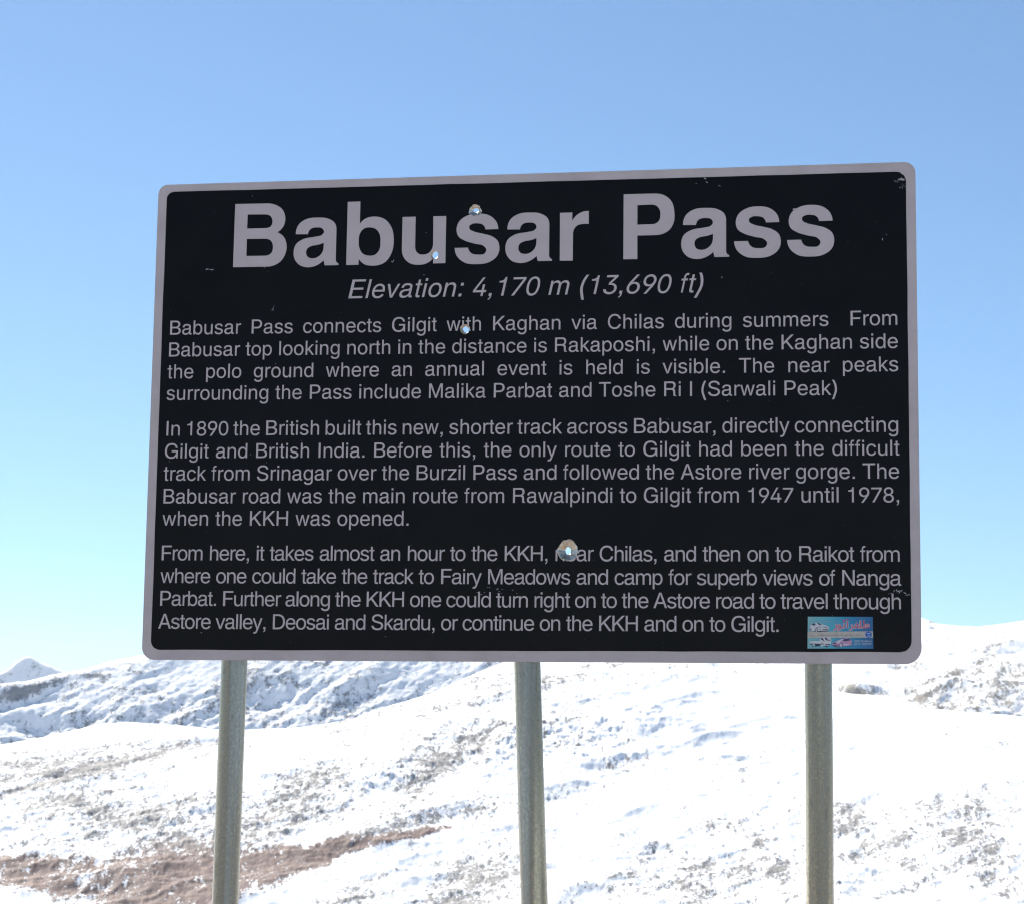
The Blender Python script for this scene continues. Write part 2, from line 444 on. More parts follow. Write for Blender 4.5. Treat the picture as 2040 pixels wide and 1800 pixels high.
# ---- thin air over the valley
def haze_box():
    me = bpy.data.meshes.new('haze')
    x, y0, y1, z0, z1 = 8700, -8700, 8700, -59, 420
    v = [(-x, y0, z0), (x, y0, z0), (x, y1, z0), (-x, y1, z0), (-x, y0, z1), (x, y0, z1), (x, y1, z1), (-x, y1, z1)]
    me.from_pydata(v, [], [(0, 3, 2, 1), (4, 5, 6, 7), (0, 1, 5, 4), (1, 2, 6, 5), (2, 3, 7, 6), (3, 0, 4, 7)])
    m = bpy.data.materials.new('thin_mountain_haze'); m.use_nodes = True
    nt = m.node_tree; nt.nodes.clear()
    pv = nt.nodes.new('ShaderNodeVolumePrincipled'); pv.inputs['Color'].default_value = (0.90, 0.94, 1.0, 1)
    pv.inputs['Density'].default_value = 0.00003; pv.inputs['Anisotropy'].default_value = 0.5
    out = nt.nodes.new('ShaderNodeOutputMaterial'); nt.links.new(pv.outputs[0], out.inputs['Volume'])
    return mesh_obj('haze', me, None, m, kind='stuff')
haze_box()

# ------------------------------------------------------------------ letter outlines, in 1/1000 em (GLYPHS), 0.1 mm (TITLE) and font units (URDU)
GLYPHS = {
  '(': (333, [[68, 282, 73, 359, 87, 441, 108, 522, 136, 600, 169, 671, 206, 733, 299, 733, 261, 660, 228, 582, 201, 503, 181, 426, 170, 352, 165, 282, 169, 219, 180, 156, 198, 91, 224, 22, 258, -81, 299, -207, 206, -207, 174, -127, 146, -47, 122, 22, 103, 75, 88, 127, 77, 178, 70, 230]]),
  ')': (333, [[34, -207, 77, -79, 111, 24, 136, 93, 153, 158, 164, 220, 168, 282, 163, 352, 152, 426, 132, 503, 105, 582, 73, 660, 34, 733, 128, 733, 165, 671, 199, 600, 226, 522, 248, 439, 260, 359, 265, 282, 263, 229, 256, 177, 245, 124, 229, 72, 209, 20, 186, -49, 159, -129, 128, -207]]),
  ',': (278, [[87, 0, 87, 106, 191, 106, 191, 10, 191, -17, 188, -44, 180, -70, 171, -88, 159, -105, 145, -120, 127, -132, 108, -141, 87, -147, 87, -105, 100, -99, 112, -90, 122, -80, 129, -68, 135, -54, 138, -40, 140, -27, 140, -13, 139, 0]]),
  '-': (333, [[289, 322, 289, 232, 44, 232, 44, 322]]),
  '.': (278, [[87, 0, 87, 106, 191, 106, 191, 0]]),
  ':': (278, [[87, 0, 87, 106, 191, 106, 191, 0], [87, 410, 87, 516, 191, 516, 191, 410]]),
  '0': (556, [[279, -19, 242, -16, 208, -8, 176, 5, 148, 24, 122, 48, 100, 76, 81, 109, 65, 147, 53, 189, 44, 236, 39, 286, 37, 341, 39, 396, 44, 447, 53, 494, 65, 536, 81, 574, 100, 607, 123, 636, 148, 659, 176, 678, 208, 692, 242, 700, 279, 703, 315, 700, 349, 692, 380, 678, 408, 659, 434, 636, 456, 607, 475, 574, 491, 536, 503, 494, 512, 447, 517, 396, 519, 341, 517, 286, 512, 236, 503, 189, 491, 147, 475, 109, 456, 76, 434, 48, 408, 24, 380, 5, 349, -8, 315, -16], [279, 60, 303, 62, 325, 68, 346, 78, 364, 93, 381, 111, 395, 133, 408, 159, 418, 189, 432, 259, 437, 341, 432, 424, 418, 495, 408, 524, 395, 550, 381, 573, 364, 591, 346, 606, 325, 617, 303, 623, 279, 626, 254, 623, 231, 617, 211, 606, 192, 591, 176, 573, 161, 550, 149, 524, 138, 495, 124, 424, 119, 341, 124, 259, 138, 189, 149, 159, 161, 133, 176, 111, 192, 93, 211, 78, 231, 68, 254, 62]]),
  '1': (556, [[272, 0, 272, 500, 101, 500, 101, 562, 124, 562, 146, 564, 168, 568, 190, 575, 208, 582, 225, 590, 241, 600, 255, 612, 270, 632, 281, 654, 287, 678, 290, 703, 359, 703, 359, 0]]),
  '2': (556, [[26, 0, 26, 64, 278, 312, 349, 384, 373, 416, 392, 446, 402, 475, 405, 505, 400, 541, 387, 571, 365, 594, 335, 612, 301, 623, 263, 627, 222, 622, 186, 609, 158, 589, 137, 563, 124, 531, 119, 493, 29, 493, 31, 523, 36, 551, 45, 578, 59, 602, 75, 624, 95, 644, 118, 661, 143, 676, 170, 687, 200, 696, 231, 701, 264, 703, 297, 701, 328, 696, 357, 688, 384, 677, 409, 663, 430, 646, 450, 627, 466, 606, 478, 584, 488, 560, 493, 534, 495, 507, 492, 470, 480, 433, 460, 395, 429, 353, 384, 304, 326, 245, 158, 82, 158, 78, 507, 78, 507, 0]]),
  '3': (556, [[277, -19, 245, -17, 215, -13, 186, -5, 158, 5, 132, 18, 109, 33, 88, 51, 70, 71, 56, 94, 45, 119, 38, 146, 34, 175, 125, 175, 133, 141, 149, 113, 173, 90, 203, 73, 239, 64, 279, 61, 319, 64, 357, 76, 389, 95, 413, 121, 427, 154, 433, 194, 428, 231, 414, 265, 390, 295, 357, 318, 311, 333, 254, 338, 192, 338, 192, 409, 375, 618, 375, 623, 70, 623, 70, 703, 493, 703, 493, 636, 268, 380, 268, 395, 306, 397, 341, 394, 373, 388, 403, 377, 430, 362, 453, 345, 474, 325, 491, 301, 505, 277, 514, 250, 520, 223, 522, 194, 520, 163, 514, 135, 504, 108, 490, 83, 473, 60, 453, 40, 430, 23, 405, 8, 375, -4, 345, -12, 312, -17]]),
  '4': (556, [[25, 145, 25, 218, 301, 703, 387, 703, 117, 229, 117, 225, 523, 225, 523, 145], [348, 0, 348, 167, 348, 202, 348, 439, 430, 439, 430, 0]]),
  '5': (556, [[266, -19, 235, -17, 204, -13, 176, -5, 148, 6, 124, 19, 102, 35, 82, 52, 65, 73, 52, 95, 42, 118, 35, 143, 32, 169, 122, 169, 130, 139, 146, 113, 168, 90, 197, 73, 230, 62, 266, 59, 309, 64, 347, 78, 378, 102, 402, 133, 417, 171, 422, 213, 417, 256, 402, 293, 377, 325, 345, 350, 306, 365, 262, 370, 225, 367, 188, 358, 156, 345, 131, 328, 42, 337, 84, 688, 478, 688, 478, 610, 165, 610, 140, 403, 143, 403, 170, 422, 204, 436, 240, 445, 278, 448, 328, 443, 373, 430, 413, 410, 447, 381, 475, 347, 497, 307, 510, 263, 514, 214, 512, 181, 506, 150, 496, 121, 482, 95, 464, 70, 444, 47, 421, 28, 395, 11, 365, -2, 334, -11, 301, -17]]),
  '6': (556, [[277, -19, 244, -17, 212, -11, 182, -2, 153, 12, 128, 28, 105, 47, 85, 69, 68, 94, 55, 122, 46, 152, 40, 184, 38, 217, 44, 270, 62, 325, 95, 389, 146, 467, 316, 703, 419, 703, 166, 356, 158, 356, 171, 376, 187, 394, 208, 409, 233, 420, 260, 428, 291, 430, 324, 429, 355, 424, 384, 415, 410, 404, 434, 388, 456, 370, 474, 350, 490, 327, 502, 301, 511, 273, 516, 243, 518, 210, 516, 178, 510, 148, 501, 119, 487, 93, 470, 68, 450, 46, 427, 27, 401, 10, 374, -2, 344, -12, 312, -17], [277, 58, 319, 63, 356, 79, 385, 102, 407, 132, 422, 169, 426, 210, 422, 252, 407, 289, 385, 320, 356, 342, 319, 357, 277, 362, 237, 357, 200, 343, 171, 320, 147, 290, 133, 254, 128, 212, 133, 170, 147, 134, 171, 102, 200, 79, 237, 63]]),
  '7': (556, [[89, 0, 423, 606, 423, 611, 37, 611, 37, 688, 523, 688, 523, 607, 189, 0]]),
  '8': (556, [[277, -19, 243, -17, 211, -13, 181, -5, 153, 6, 127, 20, 105, 36, 85, 55, 68, 76, 55, 99, 45, 124, 40, 150, 38, 177, 42, 221, 56, 260, 77, 295, 105, 323, 138, 344, 177, 356, 177, 359, 152, 368, 130, 380, 111, 396, 94, 416, 81, 438, 71, 462, 65, 488, 63, 515, 64, 541, 70, 566, 78, 590, 90, 612, 106, 632, 123, 649, 144, 665, 167, 678, 192, 689, 218, 697, 247, 701, 277, 703, 307, 701, 335, 697, 362, 689, 387, 678, 409, 665, 430, 649, 447, 632, 462, 612, 475, 590, 484, 566, 489, 541, 491, 515, 489, 488, 483, 462, 473, 438, 459, 416, 443, 396, 424, 380, 403, 368, 378, 359, 378, 356, 415, 344, 448, 323, 476, 295, 498, 260, 512, 221, 517, 177, 515, 150, 509, 124, 499, 99, 485, 76, 469, 55, 450, 36, 427, 20, 402, 6, 374, -5, 343, -13, 311, -17], [277, 58, 320, 62, 358, 73, 387, 92, 410, 116, 424, 147, 429, 183, 424, 219, 409, 252, 386, 278, 355, 299, 318, 311, 277, 315, 236, 311, 199, 299, 168, 278, 145, 252, 130, 219, 124, 183, 129, 147, 144, 116, 166, 92, 196, 73, 234, 62], [277, 391, 312, 394, 343, 405, 368, 423, 388, 446, 400, 475, 404, 510, 401, 542, 389, 570, 370, 594, 344, 611, 313, 622, 277, 626, 241, 622, 210, 611, 184, 594, 166, 570, 153, 542, 149, 510, 153, 475, 166, 446, 184, 423, 211, 405, 242, 394]]),
  '9': (556, [[277, 703, 311, 701, 343, 695, 372, 685, 399, 672, 425, 656, 447, 637, 467, 614, 484, 588, 497, 561, 506, 532, 512, 500, 514, 467, 508, 414, 491, 359, 458, 295, 407, 216, 240, -19, 138, -19, 386, 328, 395, 328, 383, 308, 366, 290, 346, 275, 322, 264, 295, 256, 266, 254, 233, 255, 202, 260, 174, 269, 148, 280, 124, 295, 103, 313, 85, 334, 70, 357, 57, 383, 49, 411, 44, 441, 42, 474, 44, 506, 50, 536, 59, 565, 72, 591, 89, 616, 109, 637, 131, 656, 157, 672, 184, 685, 213, 695, 244, 701], [277, 625, 237, 620, 202, 605, 172, 582, 149, 550, 136, 514, 131, 474, 136, 431, 149, 394, 172, 364, 202, 341, 237, 326, 277, 321, 318, 326, 354, 341, 383, 364, 405, 394, 419, 430, 424, 471, 419, 514, 405, 550, 383, 582, 354, 605, 318, 620]]),
  'A': (667, [[14, 0, 279, 718, 386, 718, 654, 0, 557, 0, 402, 426, 369, 525, 323, 674, 342, 674, 296, 523, 265, 426, 113, 0], [149, 200, 149, 281, 521, 281, 521, 200]]),
  'B': (667, [[74, 0, 74, 718, 354, 718, 393, 716, 429, 712, 461, 704, 490, 693, 514, 679, 536, 662, 554, 644, 570, 623, 581, 602, 589, 578, 594, 553, 596, 528, 592, 485, 579, 451, 558, 424, 531, 403, 501, 387, 468, 377, 468, 370, 505, 362, 542, 346, 576, 320, 602, 286, 613, 266, 621, 244, 626, 219, 627, 192, 625, 166, 620, 141, 611, 117, 599, 95, 584, 74, 564, 55, 541, 39, 513, 25, 482, 14, 446, 6, 407, 2, 363, 0], [174, 80, 360, 80, 402, 82, 438, 89, 468, 99, 491, 113, 508, 130, 520, 149, 527, 170, 530, 193, 525, 228, 510, 260, 486, 286, 454, 308, 413, 321, 364, 326, 174, 326], [174, 402, 349, 402, 390, 406, 426, 418, 457, 436, 480, 460, 496, 490, 500, 525, 498, 548, 491, 569, 480, 588, 465, 605, 444, 619, 418, 629, 388, 636, 352, 638, 174, 638]]),
  'C': (722, [[378, -19, 331, -16, 286, -7, 245, 7, 206, 27, 170, 52, 139, 83, 111, 118, 88, 157, 69, 202, 55, 250, 47, 302, 44, 358, 47, 415, 55, 467, 69, 515, 88, 559, 111, 599, 139, 634, 170, 665, 206, 691, 245, 711, 286, 725, 331, 734, 378, 737, 433, 733, 485, 720, 534, 700, 577, 672, 614, 637, 644, 595, 666, 548, 681, 494, 585, 494, 574, 530, 557, 562, 537, 588, 510, 610, 482, 628, 449, 640, 414, 648, 378, 650, 345, 648, 313, 642, 283, 631, 256, 616, 230, 597, 206, 575, 186, 548, 169, 517, 155, 483, 145, 445, 139, 403, 137, 358, 139, 314, 145, 272, 155, 235, 169, 201, 187, 170, 207, 143, 230, 120, 256, 101, 284, 87, 314, 76, 345, 70, 378, 68, 414, 70, 449, 78, 482, 90, 510, 108, 537, 130, 557, 156, 574, 188, 585, 222, 681, 222, 667, 170, 644, 123, 614, 81, 577, 46, 534, 18, 487, -2, 434, -15]]),
  'D': (722, [[316, 0, 134, 0, 134, 80, 310, 80, 353, 83, 393, 89, 430, 99, 462, 114, 490, 133, 514, 155, 535, 181, 552, 210, 564, 243, 574, 279, 579, 318, 581, 360, 579, 402, 574, 440, 564, 476, 552, 509, 535, 538, 515, 563, 492, 585, 465, 604, 433, 619, 398, 629, 360, 635, 318, 638, 130, 638, 130, 718, 324, 718, 378, 715, 427, 707, 472, 694, 513, 674, 550, 651, 582, 622, 609, 589, 631, 552, 650, 509, 663, 464, 671, 414, 674, 360, 671, 306, 663, 256, 650, 210, 631, 168, 608, 130, 580, 96, 548, 67, 510, 44, 468, 24, 421, 11, 371, 3], [177, 718, 177, 0, 81, 0, 81, 718]]),
  'E': (667, [[86, 0, 86, 718, 611, 718, 611, 638, 195, 638, 195, 403, 582, 403, 582, 323, 195, 323, 195, 80, 616, 80, 616, 0]]),
  'F': (611, [[86, 0, 86, 718, 583, 718, 583, 638, 191, 638, 191, 392, 546, 392, 546, 312, 191, 312, 191, 0]]),
  'G': (778, [[397, 382, 709, 382, 709, 0, 646, 0, 622, 92, 609, 75, 594, 58, 577, 43, 560, 30, 541, 18, 522, 8, 501, -1, 480, -8, 457, -14, 433, -17, 409, -19, 385, -19, 348, -17, 311, -13, 275, -4, 240, 8, 205, 25, 172, 46, 141, 71, 115, 100, 94, 131, 78, 164, 66, 199, 56, 235, 51, 266, 48, 297, 47, 329, 48, 360, 50, 401, 55, 441, 63, 481, 75, 520, 90, 557, 108, 592, 129, 626, 155, 655, 183, 678, 213, 697, 246, 712, 280, 724, 308, 731, 337, 735, 366, 737, 395, 737, 429, 736, 464, 732, 498, 726, 530, 715, 561, 700, 590, 682, 617, 660, 640, 635, 660, 605, 675, 571, 685, 536, 690, 500, 594, 500, 590, 524, 583, 548, 572, 570, 558, 590, 543, 606, 525, 619, 505, 631, 485, 640, 462, 647, 438, 652, 414, 654, 390, 654, 356, 652, 322, 646, 290, 635, 260, 620, 232, 598, 208, 572, 188, 542, 172, 510, 159, 474, 152, 437, 149, 398, 148, 360, 149, 320, 152, 281, 159, 242, 172, 205, 188, 174, 208, 145, 231, 119, 258, 98, 287, 83, 319, 73, 352, 67, 385, 65, 415, 67, 444, 72, 473, 80, 500, 92, 527, 109, 551, 130, 572, 154, 590, 180, 603, 208, 612, 238, 618, 268, 619, 299, 397, 299]]),
  'H': (722, [[77, 0, 77, 718, 170, 718, 170, 408, 553, 408, 553, 718, 646, 718, 646, 0, 553, 0, 553, 327, 170, 327, 170, 0]]),
  'I': (278, [[91, 0, 91, 718, 188, 718, 188, 0]]),
  'K': (667, [[142, 205, 142, 305, 195, 368, 248, 427, 305, 485, 535, 718, 661, 718, 334, 389, 330, 389], [76, 0, 76, 718, 174, 718, 174, 471, 173, 317, 174, 272, 174, 0], [547, 0, 269, 365, 330, 436, 663, 0]]),
  'M': (833, [[73, 0, 73, 718, 198, 718, 367, 264, 380, 224, 397, 174, 413, 118, 428, 69, 408, 69, 422, 117, 439, 171, 455, 223, 468, 264, 636, 718, 761, 718, 761, 0, 674, 0, 674, 410, 674, 461, 676, 521, 677, 583, 678, 645, 687, 645, 666, 577, 645, 512, 624, 454, 609, 410, 455, 0, 379, 0, 222, 410, 207, 453, 188, 509, 166, 576, 143, 645, 153, 645, 154, 587, 156, 525, 157, 463, 157, 410, 157, 0]]),
  'N': (722, [[76, 0, 76, 718, 183, 718, 476, 258, 505, 213, 540, 151, 577, 78, 564, 76, 558, 152, 555, 221, 555, 275, 555, 718, 646, 718, 646, 0, 539, 0, 277, 409, 241, 467, 200, 537, 144, 638, 159, 640, 164, 542, 167, 463, 168, 410, 168, 0]]),
  'P': (667, [[86, 0, 86, 718, 355, 718, 398, 716, 437, 710, 473, 701, 504, 687, 532, 671, 556, 652, 576, 631, 593, 607, 605, 580, 614, 551, 620, 522, 622, 491, 620, 459, 614, 429, 605, 401, 593, 374, 576, 350, 556, 328, 532, 309, 504, 292, 473, 279, 437, 270, 398, 264, 355, 262, 161, 262, 161, 341, 352, 341, 407, 346, 450, 361, 482, 384, 505, 415, 518, 451, 522, 491, 518, 531, 505, 567, 482, 596, 450, 619, 406, 633, 350, 638, 186, 638, 186, 0]]),
  'R': (722, [[88, 0, 88, 718, 430, 718, 459, 718, 489, 716, 518, 712, 545, 702, 566, 690, 586, 676, 603, 659, 618, 640, 630, 615, 638, 587, 641, 559, 642, 530, 641, 504, 638, 478, 631, 453, 620, 430, 605, 410, 587, 393, 567, 379, 545, 368, 560, 362, 574, 353, 587, 342, 598, 330, 606, 315, 611, 298, 614, 280, 617, 262, 620, 232, 621, 201, 621, 171, 622, 140, 623, 118, 623, 95, 625, 74, 634, 55, 644, 44, 656, 35, 670, 27, 684, 22, 684, 0, 563, 0, 555, 12, 549, 24, 543, 37, 538, 50, 533, 74, 533, 99, 534, 125, 533, 150, 532, 173, 531, 196, 528, 218, 522, 240, 515, 255, 507, 269, 498, 281, 486, 292, 469, 300, 450, 305, 430, 306, 410, 306, 185, 306, 185, 0], [415, 390, 437, 391, 458, 393, 479, 398, 498, 408, 512, 420, 524, 436, 533, 452, 540, 470, 545, 490, 547, 510, 546, 530, 542, 550, 535, 569, 526, 587, 515, 604, 500, 617, 481, 627, 460, 632, 437, 635, 415, 635, 185, 635, 185, 390]]),
  'S': (667, [[336, -19, 295, -17, 256, -13, 221, -4, 188, 7, 157, 21, 131, 38, 108, 58, 89, 80, 74, 105, 62, 131, 53, 160, 49, 191, 151, 191, 160, 152, 180, 121, 210, 96, 247, 79, 290, 68, 336, 65, 387, 69, 432, 80, 470, 100, 498, 126, 509, 141, 518, 158, 523, 175, 524, 194, 519, 226, 503, 252, 478, 272, 447, 289, 368, 314, 274, 338, 228, 352, 188, 369, 153, 389, 123, 410, 100, 435, 84, 464, 74, 495, 71, 530, 73, 560, 80, 588, 91, 614, 106, 639, 125, 661, 148, 680, 174, 697, 203, 711, 235, 722, 268, 731, 303, 735, 341, 737, 379, 735, 414, 731, 447, 722, 478, 711, 506, 697, 531, 680, 553, 661, 572, 641, 587, 617, 599, 592, 606, 566, 609, 538, 510, 538, 505, 564, 494, 587, 478, 607, 456, 623, 431, 637, 403, 647, 372, 653, 338, 655, 290, 651, 248, 639, 215, 621, 189, 596, 173, 567, 168, 535, 169, 517, 174, 501, 182, 487, 193, 475, 220, 454, 251, 437, 318, 416, 398, 396, 472, 374, 509, 357, 544, 337, 574, 311, 600, 279, 615, 240, 620, 194, 618, 165, 612, 137, 601, 111, 586, 86, 568, 63, 546, 43, 519, 25, 489, 10, 456, -3, 419, -12, 379, -17]]),
  'T': (611, [[14, 638, 14, 718, 597, 718, 597, 638, 355, 638, 355, 0, 258, 0, 258, 638]]),
  'a': (556, [[61, 367, 62, 390, 65, 413, 72, 434, 82, 455, 95, 474, 112, 491, 130, 506, 150, 518, 178, 529, 208, 535, 239, 538, 270, 538, 299, 538, 329, 535, 358, 530, 385, 520, 404, 510, 422, 499, 439, 486, 452, 470, 461, 453, 466, 434, 469, 415, 470, 395, 470, 115, 470, 104, 469, 92, 471, 81, 476, 72, 481, 68, 487, 64, 493, 62, 500, 60, 508, 59, 515, 60, 523, 61, 530, 64, 530, 5, 519, 0, 508, -4, 497, -7, 485, -9, 471, -10, 457, -9, 443, -6, 430, 0, 415, 12, 404, 28, 397, 47, 393, 66, 378, 50, 362, 35, 344, 21, 325, 10, 301, -1, 275, -8, 249, -13, 222, -15, 194, -15, 167, -12, 140, -6, 115, 5, 96, 17, 78, 32, 62, 49, 50, 68, 43, 86, 38, 105, 36, 125, 36, 145, 37, 167, 40, 189, 46, 210, 56, 230, 70, 247, 87, 262, 105, 274, 125, 285, 152, 295, 181, 301, 211, 304, 240, 308, 265, 311, 291, 312, 316, 315, 340, 322, 352, 327, 364, 333, 374, 340, 382, 350, 386, 360, 388, 372, 387, 384, 386, 395, 383, 409, 377, 422, 369, 434, 360, 445, 340, 458, 316, 464, 291, 465, 266, 465, 243, 464, 220, 461, 199, 454, 180, 443, 166, 427, 155, 409, 148, 388, 145, 367], [386, 268, 372, 263, 358, 258, 344, 254, 330, 250, 305, 246, 280, 244, 255, 241, 230, 237, 210, 233, 190, 228, 171, 221, 155, 210, 144, 197, 135, 183, 129, 167, 126, 150, 127, 132, 131, 115, 139, 99, 150, 85, 165, 74, 183, 67, 203, 62, 222, 60, 242, 60, 262, 62, 281, 66, 300, 73, 317, 81, 334, 92, 349, 104, 362, 118, 372, 133, 379, 150, 384, 167, 386, 185]]),
  'b': (556, [[298, -15, 255, -11, 220, 2, 194, 20, 174, 40, 147, 80, 138, 80, 138, -4, 58, -4, 58, 718, 141, 718, 141, 449, 147, 449, 172, 487, 192, 507, 219, 525, 254, 537, 298, 541, 329, 539, 359, 532, 387, 522, 412, 508, 435, 489, 456, 467, 474, 441, 490, 412, 501, 379, 510, 343, 515, 305, 517, 264, 515, 223, 510, 185, 501, 149, 490, 115, 474, 86, 456, 60, 435, 38, 412, 19, 387, 4, 359, -6, 329, -13], [285, 63, 309, 65, 330, 70, 349, 78, 366, 90, 381, 104, 395, 121, 407, 140, 416, 162, 428, 210, 433, 264, 428, 319, 416, 366, 396, 407, 367, 437, 350, 449, 330, 458, 309, 463, 285, 464, 263, 463, 242, 458, 222, 450, 205, 439, 176, 409, 156, 369, 144, 320, 140, 264, 144, 208, 156, 159, 165, 138, 177, 119, 191, 103, 206, 88, 224, 77, 242, 69, 263, 65]]),
  'c': (500, [[265, -15, 231, -13, 200, -7, 170, 4, 143, 19, 118, 38, 96, 61, 76, 87, 60, 116, 47, 148, 37, 183, 32, 221, 30, 260, 32, 301, 37, 339, 47, 375, 60, 407, 76, 436, 96, 462, 118, 485, 143, 504, 170, 519, 200, 530, 231, 536, 265, 538, 302, 536, 337, 528, 369, 515, 398, 498, 424, 477, 446, 451, 463, 421, 476, 387, 395, 366, 388, 386, 378, 404, 366, 421, 351, 435, 333, 446, 313, 455, 290, 460, 265, 462, 241, 460, 218, 455, 198, 446, 181, 434, 165, 419, 152, 402, 140, 382, 131, 360, 118, 313, 114, 260, 118, 209, 131, 161, 152, 121, 181, 89, 198, 77, 218, 68, 241, 63, 265, 61, 291, 63, 314, 70, 334, 78, 352, 89, 367, 104, 381, 122, 397, 161, 477, 140, 465, 106, 447, 75, 426, 49, 400, 26, 371, 8, 338, -5, 303, -13]]),
  'd': (556, [[256, -15, 225, -13, 195, -6, 167, 4, 141, 19, 117, 38, 97, 60, 79, 86, 64, 115, 51, 149, 42, 185, 37, 223, 35, 264, 37, 305, 42, 343, 51, 379, 64, 412, 80, 441, 98, 467, 119, 489, 142, 508, 168, 522, 196, 532, 225, 539, 257, 541, 301, 537, 336, 525, 363, 507, 382, 487, 398, 467, 408, 449, 415, 449, 415, 718, 499, 718, 499, -4, 418, -4, 418, 80, 410, 80, 382, 40, 361, 20, 334, 2, 300, -11], [270, 63, 292, 65, 313, 69, 332, 77, 349, 88, 378, 119, 399, 159, 412, 208, 417, 264, 413, 320, 400, 369, 391, 390, 379, 409, 365, 425, 349, 439, 332, 450, 313, 458, 292, 463, 270, 464, 246, 463, 224, 458, 205, 449, 187, 437, 172, 423, 158, 407, 146, 388, 137, 366, 124, 319, 120, 264, 124, 210, 138, 162, 147, 140, 159, 121, 172, 104, 187, 90, 205, 78, 224, 70, 246, 65]]),
  'e': (556, [[291, -15, 254, -13, 218, -7, 186, 4, 157, 19, 130, 38, 107, 61, 88, 87, 71, 116, 57, 148, 48, 183, 42, 220, 40, 260, 42, 300, 47, 338, 57, 373, 70, 405, 86, 435, 106, 461, 128, 484, 154, 503, 183, 518, 214, 529, 247, 536, 282, 538, 325, 535, 368, 524, 407, 505, 443, 477, 473, 440, 496, 394, 511, 337, 516, 270, 516, 235, 98, 235, 98, 308, 469, 308, 430, 281, 426, 331, 413, 376, 392, 412, 363, 439, 346, 449, 326, 456, 305, 460, 282, 462, 258, 460, 237, 456, 217, 449, 198, 438, 168, 411, 146, 377, 132, 337, 128, 294, 128, 247, 133, 192, 147, 146, 173, 110, 205, 82, 245, 66, 291, 61, 323, 63, 351, 71, 375, 83, 395, 99, 411, 120, 424, 144, 508, 125, 491, 85, 465, 51, 432, 23, 392, 2, 344, -11]]),
  'f': (278, [[246, 521, 246, 449, 14, 449, 14, 521], [92, 0, 92, 593, 96, 634, 108, 668, 126, 693, 149, 713, 176, 724, 203, 728, 240, 724, 262, 716, 245, 643, 233, 648, 212, 651, 198, 650, 186, 646, 177, 640, 169, 632, 159, 608, 156, 576, 156, 0]]),
  'g': (556, [[275, -220, 222, -216, 176, -204, 137, -185, 105, -160, 81, -132, 63, -101, 131, -60, 160, -96, 179, -114, 203, -128, 235, -138, 275, -141, 305, -139, 332, -133, 356, -123, 377, -109, 394, -91, 407, -68, 414, -40, 416, -9, 416, 95, 409, 95, 384, 57, 363, 39, 336, 22, 302, 11, 259, 7, 228, 9, 199, 15, 173, 24, 147, 38, 123, 54, 102, 75, 84, 99, 69, 126, 56, 157, 47, 191, 42, 228, 40, 268, 42, 307, 47, 344, 56, 379, 69, 411, 84, 439, 102, 465, 123, 487, 146, 506, 172, 520, 200, 530, 229, 536, 260, 538, 304, 534, 337, 523, 365, 505, 385, 485, 412, 447, 419, 447, 419, 531, 499, 531, 499, -13, 497, -48, 492, -79, 482, -107, 469, -131, 453, -152, 434, -171, 413, -186, 389, -198, 335, -215], [272, 83, 295, 84, 316, 88, 335, 95, 352, 105, 368, 118, 381, 133, 392, 150, 401, 170, 413, 216, 418, 270, 413, 323, 401, 370, 392, 390, 381, 408, 368, 424, 352, 437, 335, 448, 316, 456, 295, 461, 272, 462, 249, 461, 227, 456, 208, 448, 191, 437, 162, 406, 142, 367, 128, 322, 124, 270, 128, 218, 142, 172, 151, 152, 162, 135, 175, 119, 191, 106, 209, 96, 228, 89, 249, 84]]),
  'h': (556, [[159, 320, 159, 0, 76, 0, 76, 718, 159, 718, 159, 405, 143, 405, 156, 439, 172, 468, 191, 492, 211, 511, 234, 524, 259, 534, 286, 540, 314, 542, 364, 536, 406, 521, 426, 508, 442, 492, 457, 474, 469, 453, 479, 428, 486, 401, 490, 372, 491, 339, 491, 0, 408, 0, 408, 331, 406, 361, 400, 388, 390, 410, 376, 429, 359, 444, 339, 455, 316, 462, 290, 464, 255, 460, 223, 447, 196, 427, 176, 399, 163, 363]]),
  'i': (222, [[67, 0, 67, 523, 155, 523, 155, 0], [67, 618, 67, 718, 155, 718, 155, 618]]),
  'k': (500, [[145, 193, 145, 299, 160, 299, 381, 535, 485, 535, 245, 281, 236, 281], [67, 0, 67, 718, 150, 718, 150, 0], [395, 0, 196, 262, 255, 323, 501, 0]]),
  'l': (222, [[67, 0, 67, 718, 155, 718, 155, 0]]),
  'm': (833, [[65, 0, 65, 528, 147, 528, 147, 411, 142, 411, 155, 450, 175, 482, 202, 506, 231, 524, 264, 535, 297, 538, 325, 536, 350, 529, 372, 519, 392, 503, 409, 484, 422, 462, 433, 438, 439, 411, 427, 411, 441, 447, 462, 478, 490, 504, 523, 523, 560, 534, 601, 538, 645, 533, 685, 518, 703, 507, 720, 493, 734, 477, 747, 457, 756, 436, 763, 412, 767, 385, 769, 355, 769, 0, 684, 0, 684, 354, 682, 380, 676, 403, 666, 422, 652, 436, 634, 447, 616, 454, 597, 459, 576, 460, 543, 457, 513, 446, 491, 428, 473, 404, 463, 376, 459, 344, 459, 0, 374, 0, 374, 362, 372, 383, 366, 402, 357, 419, 344, 433, 329, 445, 311, 454, 291, 458, 269, 460, 240, 457, 212, 446, 186, 428, 167, 403, 154, 371, 150, 332, 150, 0]]),
